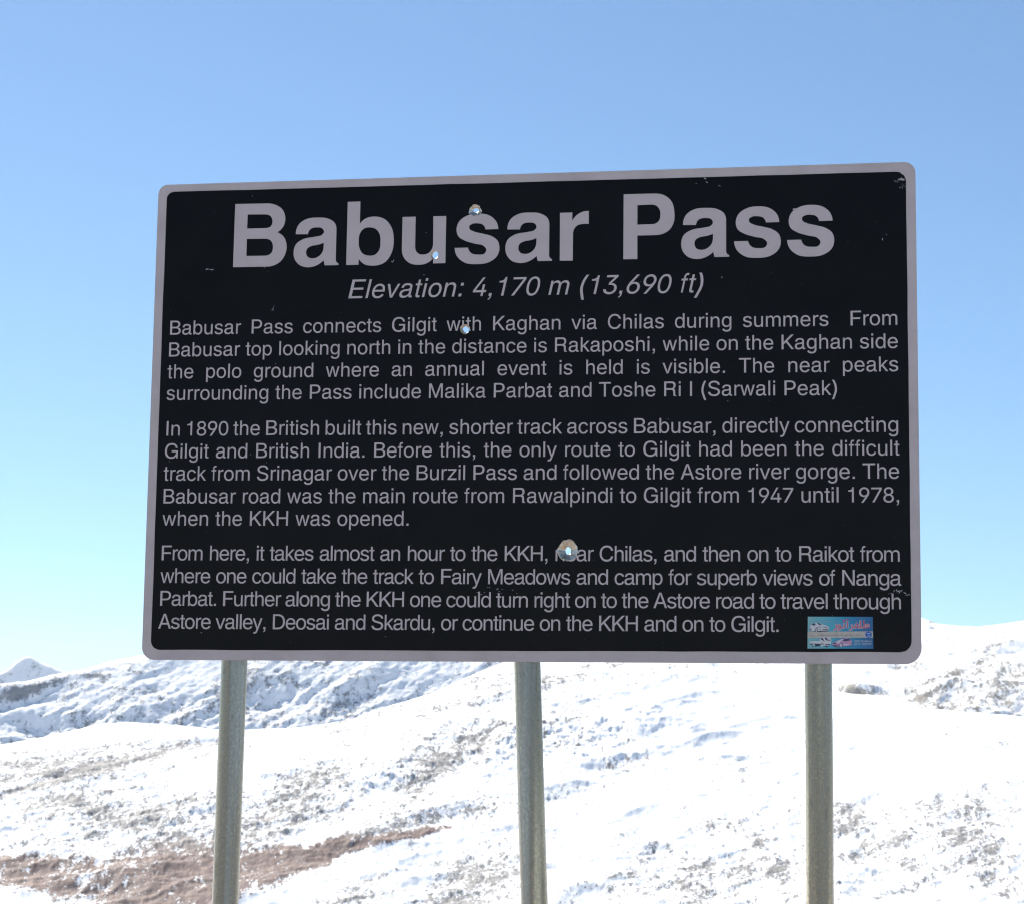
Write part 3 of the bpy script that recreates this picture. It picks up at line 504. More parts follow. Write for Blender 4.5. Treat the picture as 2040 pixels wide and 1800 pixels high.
  'n': (556, [[150, 318, 150, 0, 65, 0, 65, 531, 148, 531, 148, 402, 134, 402, 148, 436, 164, 465, 183, 489, 204, 507, 228, 521, 253, 530, 280, 536, 309, 538, 360, 533, 404, 517, 423, 504, 441, 489, 456, 470, 469, 450, 479, 426, 486, 399, 490, 369, 491, 336, 491, 0, 406, 0, 406, 329, 403, 359, 397, 385, 387, 407, 373, 426, 356, 441, 335, 452, 312, 459, 285, 461, 249, 457, 216, 444, 189, 424, 167, 396, 155, 360]]),
  'o': (556, [[277, -14, 243, -12, 210, -6, 180, 5, 151, 20, 125, 39, 103, 62, 83, 88, 66, 117, 52, 149, 43, 184, 37, 221, 35, 261, 37, 301, 43, 340, 52, 375, 66, 407, 83, 437, 103, 462, 125, 485, 151, 504, 180, 519, 210, 530, 243, 536, 277, 538, 313, 536, 346, 530, 378, 519, 406, 504, 432, 485, 454, 462, 474, 437, 490, 407, 504, 375, 513, 340, 519, 301, 521, 261, 519, 221, 513, 184, 504, 149, 490, 117, 474, 88, 454, 62, 432, 39, 406, 20, 378, 5, 346, -6, 313, -12], [277, 62, 303, 64, 327, 69, 347, 78, 366, 90, 382, 105, 396, 122, 408, 141, 417, 162, 430, 210, 434, 261, 430, 313, 417, 361, 408, 383, 396, 402, 382, 419, 366, 434, 347, 446, 327, 455, 303, 460, 277, 462, 252, 460, 229, 455, 209, 446, 190, 434, 174, 419, 160, 402, 148, 383, 139, 361, 126, 313, 122, 261, 126, 210, 139, 162, 160, 122, 190, 90, 209, 78, 229, 69, 252, 64]]),
  'p': (556, [[58, -207, 58, 531, 138, 531, 138, 447, 147, 447, 172, 485, 192, 505, 219, 523, 254, 534, 298, 538, 329, 536, 359, 530, 387, 520, 412, 506, 435, 487, 456, 465, 474, 439, 490, 411, 501, 378, 510, 343, 515, 305, 517, 265, 515, 224, 510, 186, 501, 151, 490, 118, 474, 89, 456, 63, 435, 41, 412, 22, 387, 8, 359, -3, 329, -9, 298, -12, 255, -7, 221, 6, 194, 23, 174, 43, 147, 83, 141, 83, 141, -207], [285, 66, 309, 67, 330, 72, 349, 81, 366, 92, 381, 106, 395, 123, 407, 142, 416, 164, 428, 211, 433, 265, 428, 318, 416, 366, 396, 405, 367, 436, 350, 448, 330, 456, 309, 461, 285, 462, 263, 461, 242, 456, 222, 448, 205, 437, 176, 408, 156, 368, 144, 320, 140, 265, 144, 209, 156, 161, 165, 140, 177, 121, 191, 105, 206, 91, 224, 80, 242, 72, 263, 67]]),
  'r': (333, [[77, 0, 77, 530, 156, 530, 156, 449, 160, 449, 169, 467, 180, 484, 194, 499, 210, 513, 229, 524, 248, 532, 269, 536, 292, 538, 313, 537, 332, 537, 332, 450, 315, 453, 284, 456, 249, 452, 219, 440, 194, 421, 175, 397, 163, 366, 159, 331, 159, 0]]),
  's': (500, [[246, -15, 192, -11, 143, 1, 103, 22, 70, 50, 46, 86, 32, 129, 117, 147, 124, 126, 133, 108, 146, 93, 161, 81, 198, 65, 244, 60, 272, 61, 297, 66, 318, 73, 337, 84, 352, 97, 363, 111, 370, 125, 372, 142, 366, 167, 351, 188, 326, 204, 290, 215, 197, 236, 162, 246, 132, 258, 106, 273, 85, 290, 68, 309, 57, 331, 50, 356, 48, 383, 50, 405, 55, 426, 63, 446, 74, 465, 106, 495, 148, 518, 197, 533, 253, 538, 306, 534, 351, 521, 387, 501, 417, 475, 439, 443, 454, 405, 372, 387, 357, 416, 335, 442, 319, 452, 301, 460, 279, 464, 253, 466, 230, 465, 208, 460, 189, 453, 171, 443, 157, 431, 147, 418, 141, 403, 139, 387, 144, 360, 161, 339, 189, 323, 231, 311, 315, 291, 351, 281, 381, 269, 407, 254, 427, 238, 444, 218, 455, 197, 462, 173, 464, 147, 462, 124, 457, 102, 449, 81, 436, 63, 404, 30, 360, 5, 306, -10]]),
  't': (278, [[14, 523, 93, 523, 93, 669, 176, 669, 176, 523, 257, 523, 257, 455, 176, 455, 176, 115, 176, 105, 177, 94, 180, 84, 186, 76, 193, 71, 202, 68, 211, 67, 220, 66, 229, 66, 239, 66, 248, 68, 257, 70, 257, 0, 249, -2, 241, -4, 233, -5, 225, -6, 214, -7, 203, -8, 191, -8, 180, -7, 164, -5, 148, -2, 133, 3, 120, 12, 111, 23, 104, 36, 99, 50, 95, 65, 94, 74, 93, 82, 93, 91, 93, 100, 93, 455, 14, 455]]),
  'u': (556, [[247, -15, 221, -14, 197, -10, 175, -3, 154, 7, 134, 20, 117, 35, 103, 53, 90, 75, 80, 98, 73, 125, 69, 154, 68, 187, 68, 523, 152, 523, 152, 194, 154, 164, 160, 138, 170, 116, 184, 97, 201, 82, 222, 71, 245, 64, 272, 62, 308, 66, 339, 79, 367, 99, 387, 128, 400, 163, 405, 206, 405, 523, 489, 523, 489, -8, 407, -8, 407, 121, 420, 121, 406, 87, 390, 58, 372, 34, 351, 16, 327, 2, 302, -7, 276, -13]]),
  'v': (500, [[208, 0, 8, 523, 100, 523, 210, 214, 240, 120, 266, 29, 236, 29, 262, 120, 291, 214, 402, 523, 492, 523, 294, 0]]),
  'w': (722, [[167, 0, 14, 523, 99, 523, 160, 295, 188, 189, 216, 57, 203, 57, 231, 186, 258, 295, 319, 523, 404, 523, 465, 295, 492, 188, 519, 57, 504, 57, 533, 186, 561, 295, 622, 523, 709, 523, 555, 0, 473, 0, 408, 237, 389, 310, 371, 386, 352, 466, 371, 466, 352, 386, 334, 310, 314, 237, 248, 0]]),
  'y': (500, [[52, -205, 70, -127, 84, -128, 107, -133, 128, -131, 147, -124, 164, -109, 179, -86, 192, -53, 208, -1, 11, 523, 101, 523, 211, 214, 241, 120, 266, 29, 236, 29, 261, 120, 291, 214, 400, 523, 489, 523, 264, -86, 246, -126, 227, -158, 203, -183, 176, -201, 145, -211, 111, -214, 76, -211]]),
  'z': (500, [[31, 0, 31, 63, 344, 442, 344, 446, 40, 446, 40, 523, 460, 523, 460, 457, 155, 83, 155, 77, 469, 77, 469, 0]]),
}
TITLE = {
  'B': [[0, 0, 8, 1549, 785, 1541, 825, 1540, 866, 1536, 907, 1530, 947, 1521, 986, 1508, 1024, 1493, 1054, 1477, 1084, 1460, 1113, 1442, 1140, 1421, 1165, 1397, 1187, 1372, 1207, 1341, 1223, 1308, 1236, 1274, 1246, 1239, 1253, 1203, 1257, 1167, 1257, 1134, 1256, 1101, 1251, 1068, 1244, 1035, 1233, 1004, 1220, 974, 1202, 944, 1181, 915, 1157, 889, 1130, 865, 1101, 844, 1071, 826, 1098, 814, 1125, 800, 1151, 784, 1175, 767, 1198, 747, 1219, 725, 1245, 691, 1266, 654, 1283, 614, 1295, 572, 1304, 530, 1309, 488, 1310, 455, 1309, 423, 1305, 390, 1299, 358, 1291, 327, 1281, 296, 1269, 263, 1254, 232, 1238, 201, 1219, 172, 1198, 144, 1175, 119, 1151, 98, 1125, 79, 1098, 61, 1070, 46, 1040, 33, 1010, 21, 975, 10, 939, 2, 902, -3, 864, -6, 826, -7, 788, -7], [321, 937, 755, 937, 781, 937, 807, 939, 833, 943, 858, 949, 880, 960, 899, 974, 914, 991, 925, 1011, 934, 1032, 940, 1055, 943, 1078, 943, 1101, 941, 1123, 936, 1145, 929, 1167, 919, 1188, 907, 1207, 892, 1224, 872, 1240, 849, 1253, 824, 1262, 798, 1268, 771, 1271, 745, 1273, 325, 1281], [322, 266, 766, 261, 796, 262, 825, 266, 854, 273, 881, 283, 906, 297, 927, 315, 943, 336, 955, 360, 964, 386, 969, 414, 972, 441, 972, 469, 970, 496, 966, 524, 959, 551, 949, 577, 935, 601, 918, 622, 896, 640, 872, 653, 846, 663, 818, 670, 790, 674, 763, 676, 323, 682]],
  'a': [[41, 767, 42, 810, 47, 852, 57, 894, 71, 934, 89, 971, 112, 1006, 137, 1035, 166, 1060, 198, 1083, 232, 1102, 267, 1119, 303, 1134, 345, 1146, 388, 1154, 432, 1159, 477, 1161, 522, 1161, 566, 1160, 611, 1159, 656, 1158, 700, 1155, 745, 1149, 788, 1140, 830, 1125, 859, 1113, 887, 1099, 915, 1084, 941, 1067, 965, 1047, 985, 1024, 1000, 1002, 1013, 977, 1023, 951, 1030, 925, 1034, 898, 1036, 871, 1037, 156, 1037, 141, 1038, 125, 1039, 110, 1043, 95, 1048, 81, 1056, 68, 1062, 60, 1070, 53, 1078, 46, 1087, 40, 1097, 35, 1106, 31, 1107, -10, 770, -8, 740, 114, 717, 91, 692, 70, 666, 51, 639, 33, 611, 16, 582, 2, 548, -12, 512, -25, 475, -35, 438, -41, 400, -45, 362, -45, 323, -42, 284, -36, 245, -26, 207, -13, 171, 4, 138, 26, 114, 47, 91, 70, 70, 95, 52, 122, 36, 151, 23, 180, 16, 202, 10, 225, 5, 248, 2, 272, 1, 295, 0, 318, 1, 355, 5, 391, 12, 427, 23, 461, 37, 494, 56, 524, 77, 549, 102, 571, 129, 591, 158, 608, 189, 624, 219, 639, 269, 657, 321, 669, 375, 676, 429, 681, 483, 687, 537, 697, 562, 701, 588, 704, 614, 708, 639, 713, 662, 721, 682, 734, 694, 745, 706, 756, 716, 768, 725, 781, 731, 795, 733, 810, 732, 825, 728, 839, 721, 853, 713, 866, 703, 878, 692, 889, 675, 901, 654, 910, 632, 915, 609, 918, 586, 919, 564, 920, 535, 920, 505, 918, 475, 914, 447, 907, 421, 896, 399, 880, 383, 864, 370, 845, 359, 825, 351, 804, 345, 782, 341, 760], [734, 540, 712, 532, 689, 524, 667, 516, 644, 509, 620, 503, 597, 497, 570, 491, 542, 488, 513, 485, 485, 482, 458, 476, 432, 468, 413, 460, 395, 452, 377, 444, 361, 433, 346, 421, 333, 407, 324, 392, 317, 375, 312, 357, 309, 339, 307, 321, 308, 303, 312, 285, 316, 267, 323, 250, 332, 234, 343, 218, 355, 205, 371, 194, 389, 185, 408, 178, 428, 174, 448, 171, 467, 170, 494, 170, 520, 174, 547, 180, 572, 190, 596, 202, 618, 216, 638, 230, 656, 247, 673, 266, 688, 285, 701, 307, 712, 329, 719, 348, 725, 368, 729, 389, 732, 410, 733, 431, 734, 452]],
  'b': [[0, -12, 2, 1524, 311, 1524, 310, 981, 328, 1006, 349, 1030, 371, 1052, 395, 1072, 421, 1091, 448, 1106, 481, 1121, 517, 1133, 554, 1141, 591, 1145, 629, 1148, 667, 1147, 710, 1144, 753, 1138, 796, 1128, 838, 1114, 878, 1096, 916, 1075, 952, 1047, 984, 1016, 1014, 981, 1040, 943, 1064, 904, 1085, 864, 1103, 820, 1116, 775, 1126, 729, 1132, 682, 1137, 635, 1140, 588, 1141, 535, 1141, 481, 1137, 428, 1130, 376, 1119, 324, 1103, 274, 1084, 228, 1062, 183, 1037, 140, 1008, 100, 975, 63, 938, 32, 896, 7, 851, -13, 802, -27, 753, -37, 702, -42, 652, -43, 614, -42, 576, -39, 538, -34, 501, -26, 465, -14, 431, 3, 406, 19, 382, 38, 359, 58, 338, 81, 319, 104, 302, 129, 300, -13], [537, 887, 510, 887, 484, 884, 459, 879, 435, 871, 412, 860, 392, 846, 373, 829, 357, 810, 342, 790, 329, 769, 318, 746, 307, 719, 300, 690, 296, 660, 293, 630, 292, 599, 292, 568, 292, 538, 292, 508, 294, 478, 298, 448, 304, 418, 313, 389, 322, 365, 334, 340, 347, 317, 362, 294, 379, 274, 398, 256, 420, 240, 445, 228, 470, 218, 497, 211, 524, 206, 550, 203, 576, 201, 602, 201, 628, 204, 654, 208, 678, 216, 701, 227, 721, 240, 739, 256, 755, 274, 770, 294, 783, 315, 794, 337, 806, 366, 814, 397, 818, 429, 820, 462, 820, 495, 820, 528, 821, 555, 820, 583, 819, 611, 816, 639, 811, 666, 803, 693, 793, 719, 782, 744, 768, 769, 753, 792, 735, 814, 715, 832, 693, 848, 668, 860, 643, 870, 616, 878, 589, 883, 563, 886]],
  'u': [[2, 1118, 319, 1118, 319, 425, 319, 399, 321, 372, 324, 346, 330, 320, 339, 296, 352, 274, 362, 261, 373, 249, 385, 238, 398, 228, 412, 219, 426, 212, 444, 205, 462, 201, 480, 198, 499, 197, 517, 197, 536, 198, 557, 201, 579, 205, 600, 210, 620, 218, 640, 228, 657, 239, 674, 253, 688, 269, 701, 287, 713, 306, 723, 326, 732, 346, 741, 376, 747, 407, 750, 440, 751, 472, 750, 505, 750, 537, 745, 1117, 1055, 1114, 1053, -21, 757, -22, 760, 106, 739, 81, 716, 58, 691, 37, 665, 18, 637, 1, 608, -13, 574, -26, 538, -36, 502, -42, 465, -46, 428, -47, 391, -46, 355, -44, 320, -40, 285, -33, 250, -24, 217, -11, 185, 5, 156, 24, 128, 47, 102, 72, 79, 99, 58, 128, 40, 158, 24, 195, 13, 233, 6, 272, 2, 312, 0, 352, 0, 392]],
  's': [[732, 764, 727, 785, 720, 806, 711, 826, 700, 845, 686, 863, 671, 878, 652, 891, 632, 900, 609, 907, 586, 911, 563, 914, 541, 917, 519, 919, 497, 920, 476, 919, 454, 918, 433, 913, 414, 906, 400, 900, 386, 894, 372, 886, 360, 877, 350, 866, 344, 854, 342, 842, 341, 830, 343, 817, 346, 805, 350, 793, 356, 782, 367, 768, 381, 757, 397, 748, 414, 740, 432, 733, 449, 725, 483, 711, 519, 700, 556, 691, 593, 683, 630, 675, 666, 665, 703, 655, 740, 646, 777, 637, 813, 627, 849, 614, 883, 597, 909, 582, 936, 566, 961, 549, 985, 530, 1006, 509, 1025, 485, 1039, 460, 1050, 433, 1058, 406, 1064, 378, 1068, 349, 1070, 321, 1070, 288, 1067, 255, 1060, 223, 1051, 191, 1039, 161, 1024, 132, 1002, 99, 974, 70, 943, 44, 909, 20, 874, 0, 838, -18, 792, -36, 744, -49, 694, -57, 643, -61, 593, -63, 542, -63, 489, -63, 436, -61, 382, -56, 330, -48, 279, -34, 230, -12, 197, 7, 165, 29, 134, 53, 105, 80, 80, 110, 57, 141, 41, 172, 27, 204, 16, 237, 8, 270, 3, 305, 0, 339, 320, 339, 326, 315, 335, 291, 347, 268, 360, 246, 376, 227, 395, 209, 419, 193, 446, 181, 475, 173, 506, 168, 536, 166, 566, 165, 593, 163, 622, 163, 650, 164, 677, 169, 701, 178, 722, 193, 732, 206, 742, 219, 749, 234, 755, 250, 758, 266, 758, 282, 754, 298, 746, 313, 736, 328, 723, 341, 710, 353, 697, 365, 667, 386, 632, 400, 595, 409, 556, 415, 518, 421, 480, 430, 437, 443, 393, 456, 349, 468, 305, 482, 263, 498, 222, 519, 197, 532, 172, 546, 147, 561, 124, 577, 103, 596, 85, 617, 71, 640, 60, 664, 52, 690, 45, 716, 41, 742, 39, 769, 39, 805, 44, 840, 52, 875, 65, 909, 80, 942, 98, 972, 123, 1003, 152, 1031, 185, 1055, 220, 1077, 257, 1095, 294, 1112, 336, 1127, 381, 1138, 426, 1145, 472, 1150, 518, 1151, 564, 1151, 608, 1149, 652, 1145, 696, 1139, 740, 1129, 782, 1116, 822, 1097, 852, 1080, 881, 1061, 908, 1039, 934, 1016, 957, 990, 978, 962, 995, 933, 1009, 901, 1020, 869, 1029, 835, 1034, 801, 1037, 767]],
  'r': [[0, 1117, 291, 1118, 290, 922, 306, 948, 323, 974, 341, 997, 362, 1020, 383, 1041, 406, 1060, 427, 1075, 448, 1089, 470, 1101, 492, 1112, 515, 1122, 539, 1130, 562, 1135, 584, 1140, 608, 1142, 631, 1144, 654, 1144, 678, 1142, 680, 831, 659, 834, 638, 836, 617, 838, 597, 838, 576, 838, 555, 837, 530, 835, 504, 833, 478, 829, 454, 823, 430, 815, 409, 803, 391, 789, 375, 774, 360, 756, 348, 737, 336, 717, 327, 697, 319, 671, 314, 645, 312, 618, 312, 590, 312, 562, 312, 535, 310, -32, 6, -28]],
  'P': [[1, -27, 0, 1521, 714, 1517, 755, 1516, 796, 1512, 836, 1506, 876, 1497, 915, 1484, 952, 1467, 983, 1449, 1014, 1428, 1043, 1405, 1069, 1379, 1094, 1352, 1115, 1322, 1137, 1283, 1153, 1242, 1165, 1198, 1174, 1154, 1180, 1109, 1185, 1064, 1188, 1024, 1190, 983, 1190, 942, 1187, 901, 1182, 861, 1172, 823, 1161, 790, 1148, 758, 1133, 727, 1115, 698, 1095, 670, 1073, 645, 1048, 623, 1022, 604, 993, 586, 964, 571, 933, 558, 902, 547, 870, 539, 838, 533, 805, 529, 772, 527, 738, 526, 705, 526, 325, 527, 328, -32], [324, 786, 617, 789, 638, 789, 660, 789, 682, 789, 703, 791, 723, 795, 743, 802, 759, 809, 775, 818, 790, 828, 804, 840, 816, 853, 827, 867, 838, 885, 846, 905, 851, 926, 855, 948, 857, 970, 859, 992, 859, 1012, 860, 1031, 859, 1051, 857, 1071, 853, 1090, 848, 1109, 840, 1129, 830, 1149, 819, 1168, 807, 1185, 792, 1201, 776, 1216, 756, 1229, 733, 1239, 710, 1247, 685, 1251, 660, 1254, 636, 1255, 324, 1250]],
}
TITLE_POS = [('B', 0.193), ('a', 0.3413), ('b', 0.4707), ('u', 0.6048), ('s', 0.7317), ('a', 0.8528), ('r', 0.9813), ('P', 1.1307), ('a', 1.2651), ('s', 1.387), ('s', 1.5083)]
URDU = {
  'tah': [[0, -3, 6, 46, 130, 46, 178, 47, 219, 50, 253, 55, 281, 63, 302, 73, 317, 86, 326, 102, 329, 119, 327, 130, 322, 141, 314, 152, 302, 162, 286, 168, 266, 170, 238, 166, 210, 155, 182, 138, 156, 118, 111, 73, 80, 33, 28, 34, 49, 66, 74, 98, 102, 129, 132, 157, 164, 182, 199, 202, 234, 215, 270, 219, 300, 215, 326, 205, 346, 190, 362, 170, 372, 146, 375, 119, 373, 100, 366, 81, 354, 63, 338, 45, 315, 30, 285, 18, 259, 11, 228, 5, 155, -1, 62, -3], [56, 56, 44, 423, 92, 423, 104, 97]],
  'alef': [[172, -3, 131, 0, 100, 8, 85, 16, 73, 27, 65, 41, 58, 67, 55, 99, 43, 423, 91, 423, 103, 118, 109, 73, 116, 60, 129, 52, 149, 48, 178, 46, 189, 44, 197, 39, 201, 31, 202, 23, 200, 13, 194, 5, 184, -1]],
  'heh': [[228, -5, 203, -3, 178, 2, 153, 10, 130, 21, 107, 35, 87, 52, 71, 71, 58, 92, 50, 116, 47, 141, 50, 167, 58, 190, 71, 210, 89, 227, 112, 237, 137, 241, 162, 237, 183, 226, 199, 209, 212, 189, 220, 166, 222, 141, 220, 119, 214, 99, 203, 80, 180, 55, 151, 34, 117, 18, 79, 7, 40, -1, 0, -3, 6, 46, 36, 47, 63, 50, 107, 62, 131, 74, 150, 88, 163, 103, 172, 119, 176, 134, 178, 148, 177, 160, 173, 172, 167, 183, 159, 191, 149, 197, 137, 199, 124, 197, 114, 191, 104, 183, 97, 172, 92, 160, 91, 147, 94, 124, 104, 103, 119, 85, 137, 70, 158, 58, 181, 49, 204, 44, 226, 42, 243, 44, 255, 49, 263, 58, 265, 72, 263, 83, 254, 105, 244, 121, 227, 140, 174, 191, 85, 259, 113, 296, 207, 223, 240, 193, 265, 167, 284, 146, 297, 127, 306, 110, 311, 96, 314, 71, 312, 51, 305, 34, 294, 18, 278, 6, 256, -2]],
  'reh': [[2, -138, -15, -92, 25, -77, 57, -60, 83, -41, 103, -21, 117, 0, 127, 22, 132, 43, 134, 63, 131, 92, 121, 122, 108, 151, 93, 179, 136, 201, 156, 160, 172, 122, 183, 90, 192, 68, 204, 55, 220, 48, 241, 46, 252, 44, 259, 39, 263, 31, 264, 23, 262, 13, 256, 5, 247, -1, 235, -3, 211, -1, 192, 6, 178, 17, 168, 31, 160, 46, 156, 62, 175, 52, 173, 26, 168, 2, 158, -20, 138, -50, 113, -76, 85, -98, 56, -116, 28, -129]],
  'madda': [[53, 0, 43, 382, 91, 382, 101, 0], [106, 439, 89, 440, 74, 445, 48, 458, 37, 462, 26, 464, 16, 462, 7, 458, -11, 443, -34, 462, -20, 478, -5, 489, 10, 497, 26, 499, 40, 498, 53, 493, 79, 481, 92, 476, 106, 475, 115, 476, 124, 479, 144, 489, 161, 465, 144, 452, 129, 444]],
  'tteh': [[0, -3, 6, 46, 60, 48, 77, 53, 88, 62, 95, 76, 97, 97, 92, 132, 79, 175, 63, 221, 111, 239, 125, 196, 137, 148, 142, 106, 140, 79, 134, 56, 123, 37, 108, 22, 89, 11, 64, 3, 35, -2], [90, 317, 64, 318, 37, 320, 17, 322, 18, 356, 49, 353, 85, 352, 117, 354, 135, 362, 139, 368, 140, 374, 139, 382, 135, 386, 122, 389, 110, 387, 98, 381, 79, 364, 66, 348, 33, 350, 44, 369, 57, 387, 73, 402, 90, 414, 108, 422, 126, 424, 146, 421, 162, 411, 172, 396, 175, 377, 173, 365, 168, 351, 158, 338, 143, 327, 121, 319], [49, 356, 45, 471, 78, 471, 82, 372]],
  'waw': [[34, -136, 24, -88, 58, -82, 89, -74, 117, -64, 141, -50, 160, -31, 174, -8, 183, 22, 186, 57, 184, 83, 179, 105, 171, 124, 160, 139, 148, 148, 133, 151, 121, 149, 110, 142, 100, 130, 92, 116, 87, 100, 85, 81, 86, 71, 90, 64, 96, 58, 104, 53, 127, 47, 161, 46, 286, 46, 296, 44, 304, 39, 308, 31, 309, 23, 307, 13, 301, 5, 292, -1, 280, -3, 138, -3, 112, -1, 89, 5, 68, 15, 52, 29, 42, 48, 38, 72, 40, 96, 46, 119, 55, 141, 67, 160, 81, 176, 98, 189, 117, 197, 138, 200, 164, 196, 186, 184, 205, 164, 220, 135, 229, 99, 232, 54, 230, 19, 222, -13, 210, -41, 193, -66, 171, -87, 144, -105, 112, -119, 75, -129]],
  'zain': [[2, -136, -15, -91, 22, -78, 53, -63, 77, -46, 105, -19, 122, 9, 131, 37, 134, 63, 133, 79, 130, 95, 126, 112, 118, 130, 93, 179, 136, 201, 156, 163, 169, 128, 176, 96, 178, 68, 175, 32, 166, 0, 152, -28, 134, -54, 114, -76, 91, -94, 68, -109, 44, -121], [105, 269, 94, 271, 84, 278, 77, 287, 75, 298, 77, 309, 84, 319, 94, 326, 105, 328, 116, 326, 125, 319, 132, 309, 134, 298, 132, 287, 125, 278, 116, 271]],
}

# ------------------------------------------------------------------ the sign
sign = bpy.data.objects.new('information_sign', None)
sign.empty_display_size = 0.3
X_DIR = Vector((0.98649004, -0.16382125, 0))
SIGN_O = Vector((-0.8628363, 5.14761711, 1.81375358))      # lower left corner of the board
sign.location = (SIGN_O.x, SIGN_O.y, 0)
sign.rotation_euler = (0, 0, math.atan2(X_DIR.y, X_DIR.x))
link(sign, None, label='large black information board in a grey border on three metal posts, snowy slopes behind it', category='sign')
SW, SH = 1.8, 1.142
BZ = SIGN_O.z
# local axes: x to the right along the board, -y towards the reader, z up; local z = BZ + v

def panel_mat():
    m, nt, b = new_mat('grey_reflective_sheeting')
    n = noise_n(nt, 9, 6, 0.65)
    n2 = noise_n(nt, 90, 3, 0.6, mscale=(1, 1, 0.5))
    c = ramp(nt, n, [(0.3, (0.42, 0.36, 0.355)), (0.5, (0.48, 0.415, 0.41)), (0.72, (0.53, 0.465, 0.46))])
    c = mix(nt, ramp(nt, n2, [(0.60, 0.0), (0.78, 0.35)]), c, (0.34, 0.30, 0.31))
    nt.links.new(c, b.inputs['Base Color'])
    b.inputs['Roughness'].default_value = 0.5
    bump_to(nt, b, noise_n(nt, 5, 3, 0.5), 0.004, 0.6)
    return m

def letter_mat():
    m, nt, b = new_mat('grey_reflective_lettering')
    c = ramp(nt, noise_n(nt, 14, 5, 0.6), [(0.3, (0.465, 0.40, 0.40)), (0.7, (0.52, 0.45, 0.45))])
    nt.links.new(c, b.inputs['Base Color'])
    b.inputs['Roughness'].default_value = 0.5
    return m

def black_mat():
    m, nt, b = new_mat('black_film')
    c = ramp(nt, noise_n(nt, 6, 6, 0.6), [(0.3, (0.0032, 0.0029, 0.0031)), (0.7, (0.006, 0.0055, 0.0056))])
    c = mix(nt, ramp(nt, noise_n(nt, 260, 2, 0.5), [(0.70, 0.0), (0.78, 0.12)]), c, (0.2, 0.19, 0.19))
    nt.links.new(c, b.inputs['Base Color'])
    b.inputs['Roughness'].default_value = 0.34
    b.inputs['Specular IOR Level'].default_value = 0.12
    bump_to(nt, b, noise_n(nt, 3.5, 4, 0.5), 0.004, 0.5)
    return m

def edge_mat():
    m, nt, b = new_mat('weathered_metal_edge')
    c = ramp(nt, noise_n(nt, 22, 5, 0.65), [(0.40, (0.42, 0.41, 0.40)), (0.55, (0.20, 0.13, 0.09)), (0.7, (0.10, 0.055, 0.035))])
    nt.links.new(c, b.inputs['Base Color'])
    b.inputs['Roughness'].default_value = 0.6
    b.inputs['Metallic'].default_value = 0.3
    return m

M_PANEL, M_LETTER, M_BLACK, M_EDGE = panel_mat(), letter_mat(), black_mat(), edge_mat()

def rrect(x0, y0, x1, y1, rad, n=7, seed=0, jit=0.0):
    """corner radii: lower left, lower right, upper right, upper left"""
    rnd = random.Random(seed)
    pts = []
    for (cx, cy, a0, r) in ((x0, y0, 180, rad[0]), (x1, y0, 270, rad[1]), (x1, y1, 0, rad[2]), (x0, y1, 90, rad[3])):
        ox = cx + (r if cx == x0 else -r); oy = cy + (r if cy == y0 else -r)
        for k in range(n + 1):
            a = math.radians(a0 + 90 * k / n)
            pts.append((ox + r * math.cos(a), oy + r * math.sin(a)))
    if jit:
        out = []
        for i, p in enumerate(pts):
            q = pts[(i + 1) % len(pts)]
            L = math.hypot(q[0] - p[0], q[1] - p[1]); m = max(1, int(L / 0.06))
            for k in range(m):
                t = k / m
                out.append((p[0] + (q[0] - p[0]) * t + rnd.uniform(-jit, jit), p[1] + (q[1] - p[1]) * t + rnd.uniform(-jit, jit)))
        pts = out
    return pts

def flat_mesh(name, contours, y, thick=0.0, x_off=0.0, z_off=0.0):
    """fill closed contours (outer and holes) standing in the board's plane at local depth y; the front faces the reader (-y)"""
    cu = bpy.data.curves.new(name, 'CURVE')
    cu.dimensions = '2D'; cu.fill_mode = 'BOTH'; cu.extrude = thick / 2
    for c in contours:
        s = cu.splines.new('POLY')
        s.points.add(len(c) - 1)
        s.points.foreach_set('co', [v for p in c for v in (p[0], p[1], 0, 1)])
        s.use_cyclic_u = True
    o = bpy.data.objects.new(name, cu)
    me = bpy.data.meshes.new_from_object(o)
    bpy.data.objects.remove(o); bpy.data.curves.remove(cu)
    n = len(me.vertices)
    co = np.empty(n * 3, np.float32); me.vertices.foreach_get('co', co); co = co.reshape(-1, 3)
    out = np.stack([co[:, 0] + x_off, y + thick / 2 - co[:, 2] , co[:, 1] + z_off], -1)
    me.vertices.foreach_set('co', out.ravel())
    me.update()
    me.name = name
    me.materials.clear()
    return me

def cont(cs, sx=1.0, sy=None, dx=0.0, dy=0.0, shear=0.0):
    sy = sx if sy is None else sy
    return [[(v[i] * sx + dx + v[i + 1] * sy * shear, v[i + 1] * sy + dy) for i in range(0, len(v), 2)] for v in cs]

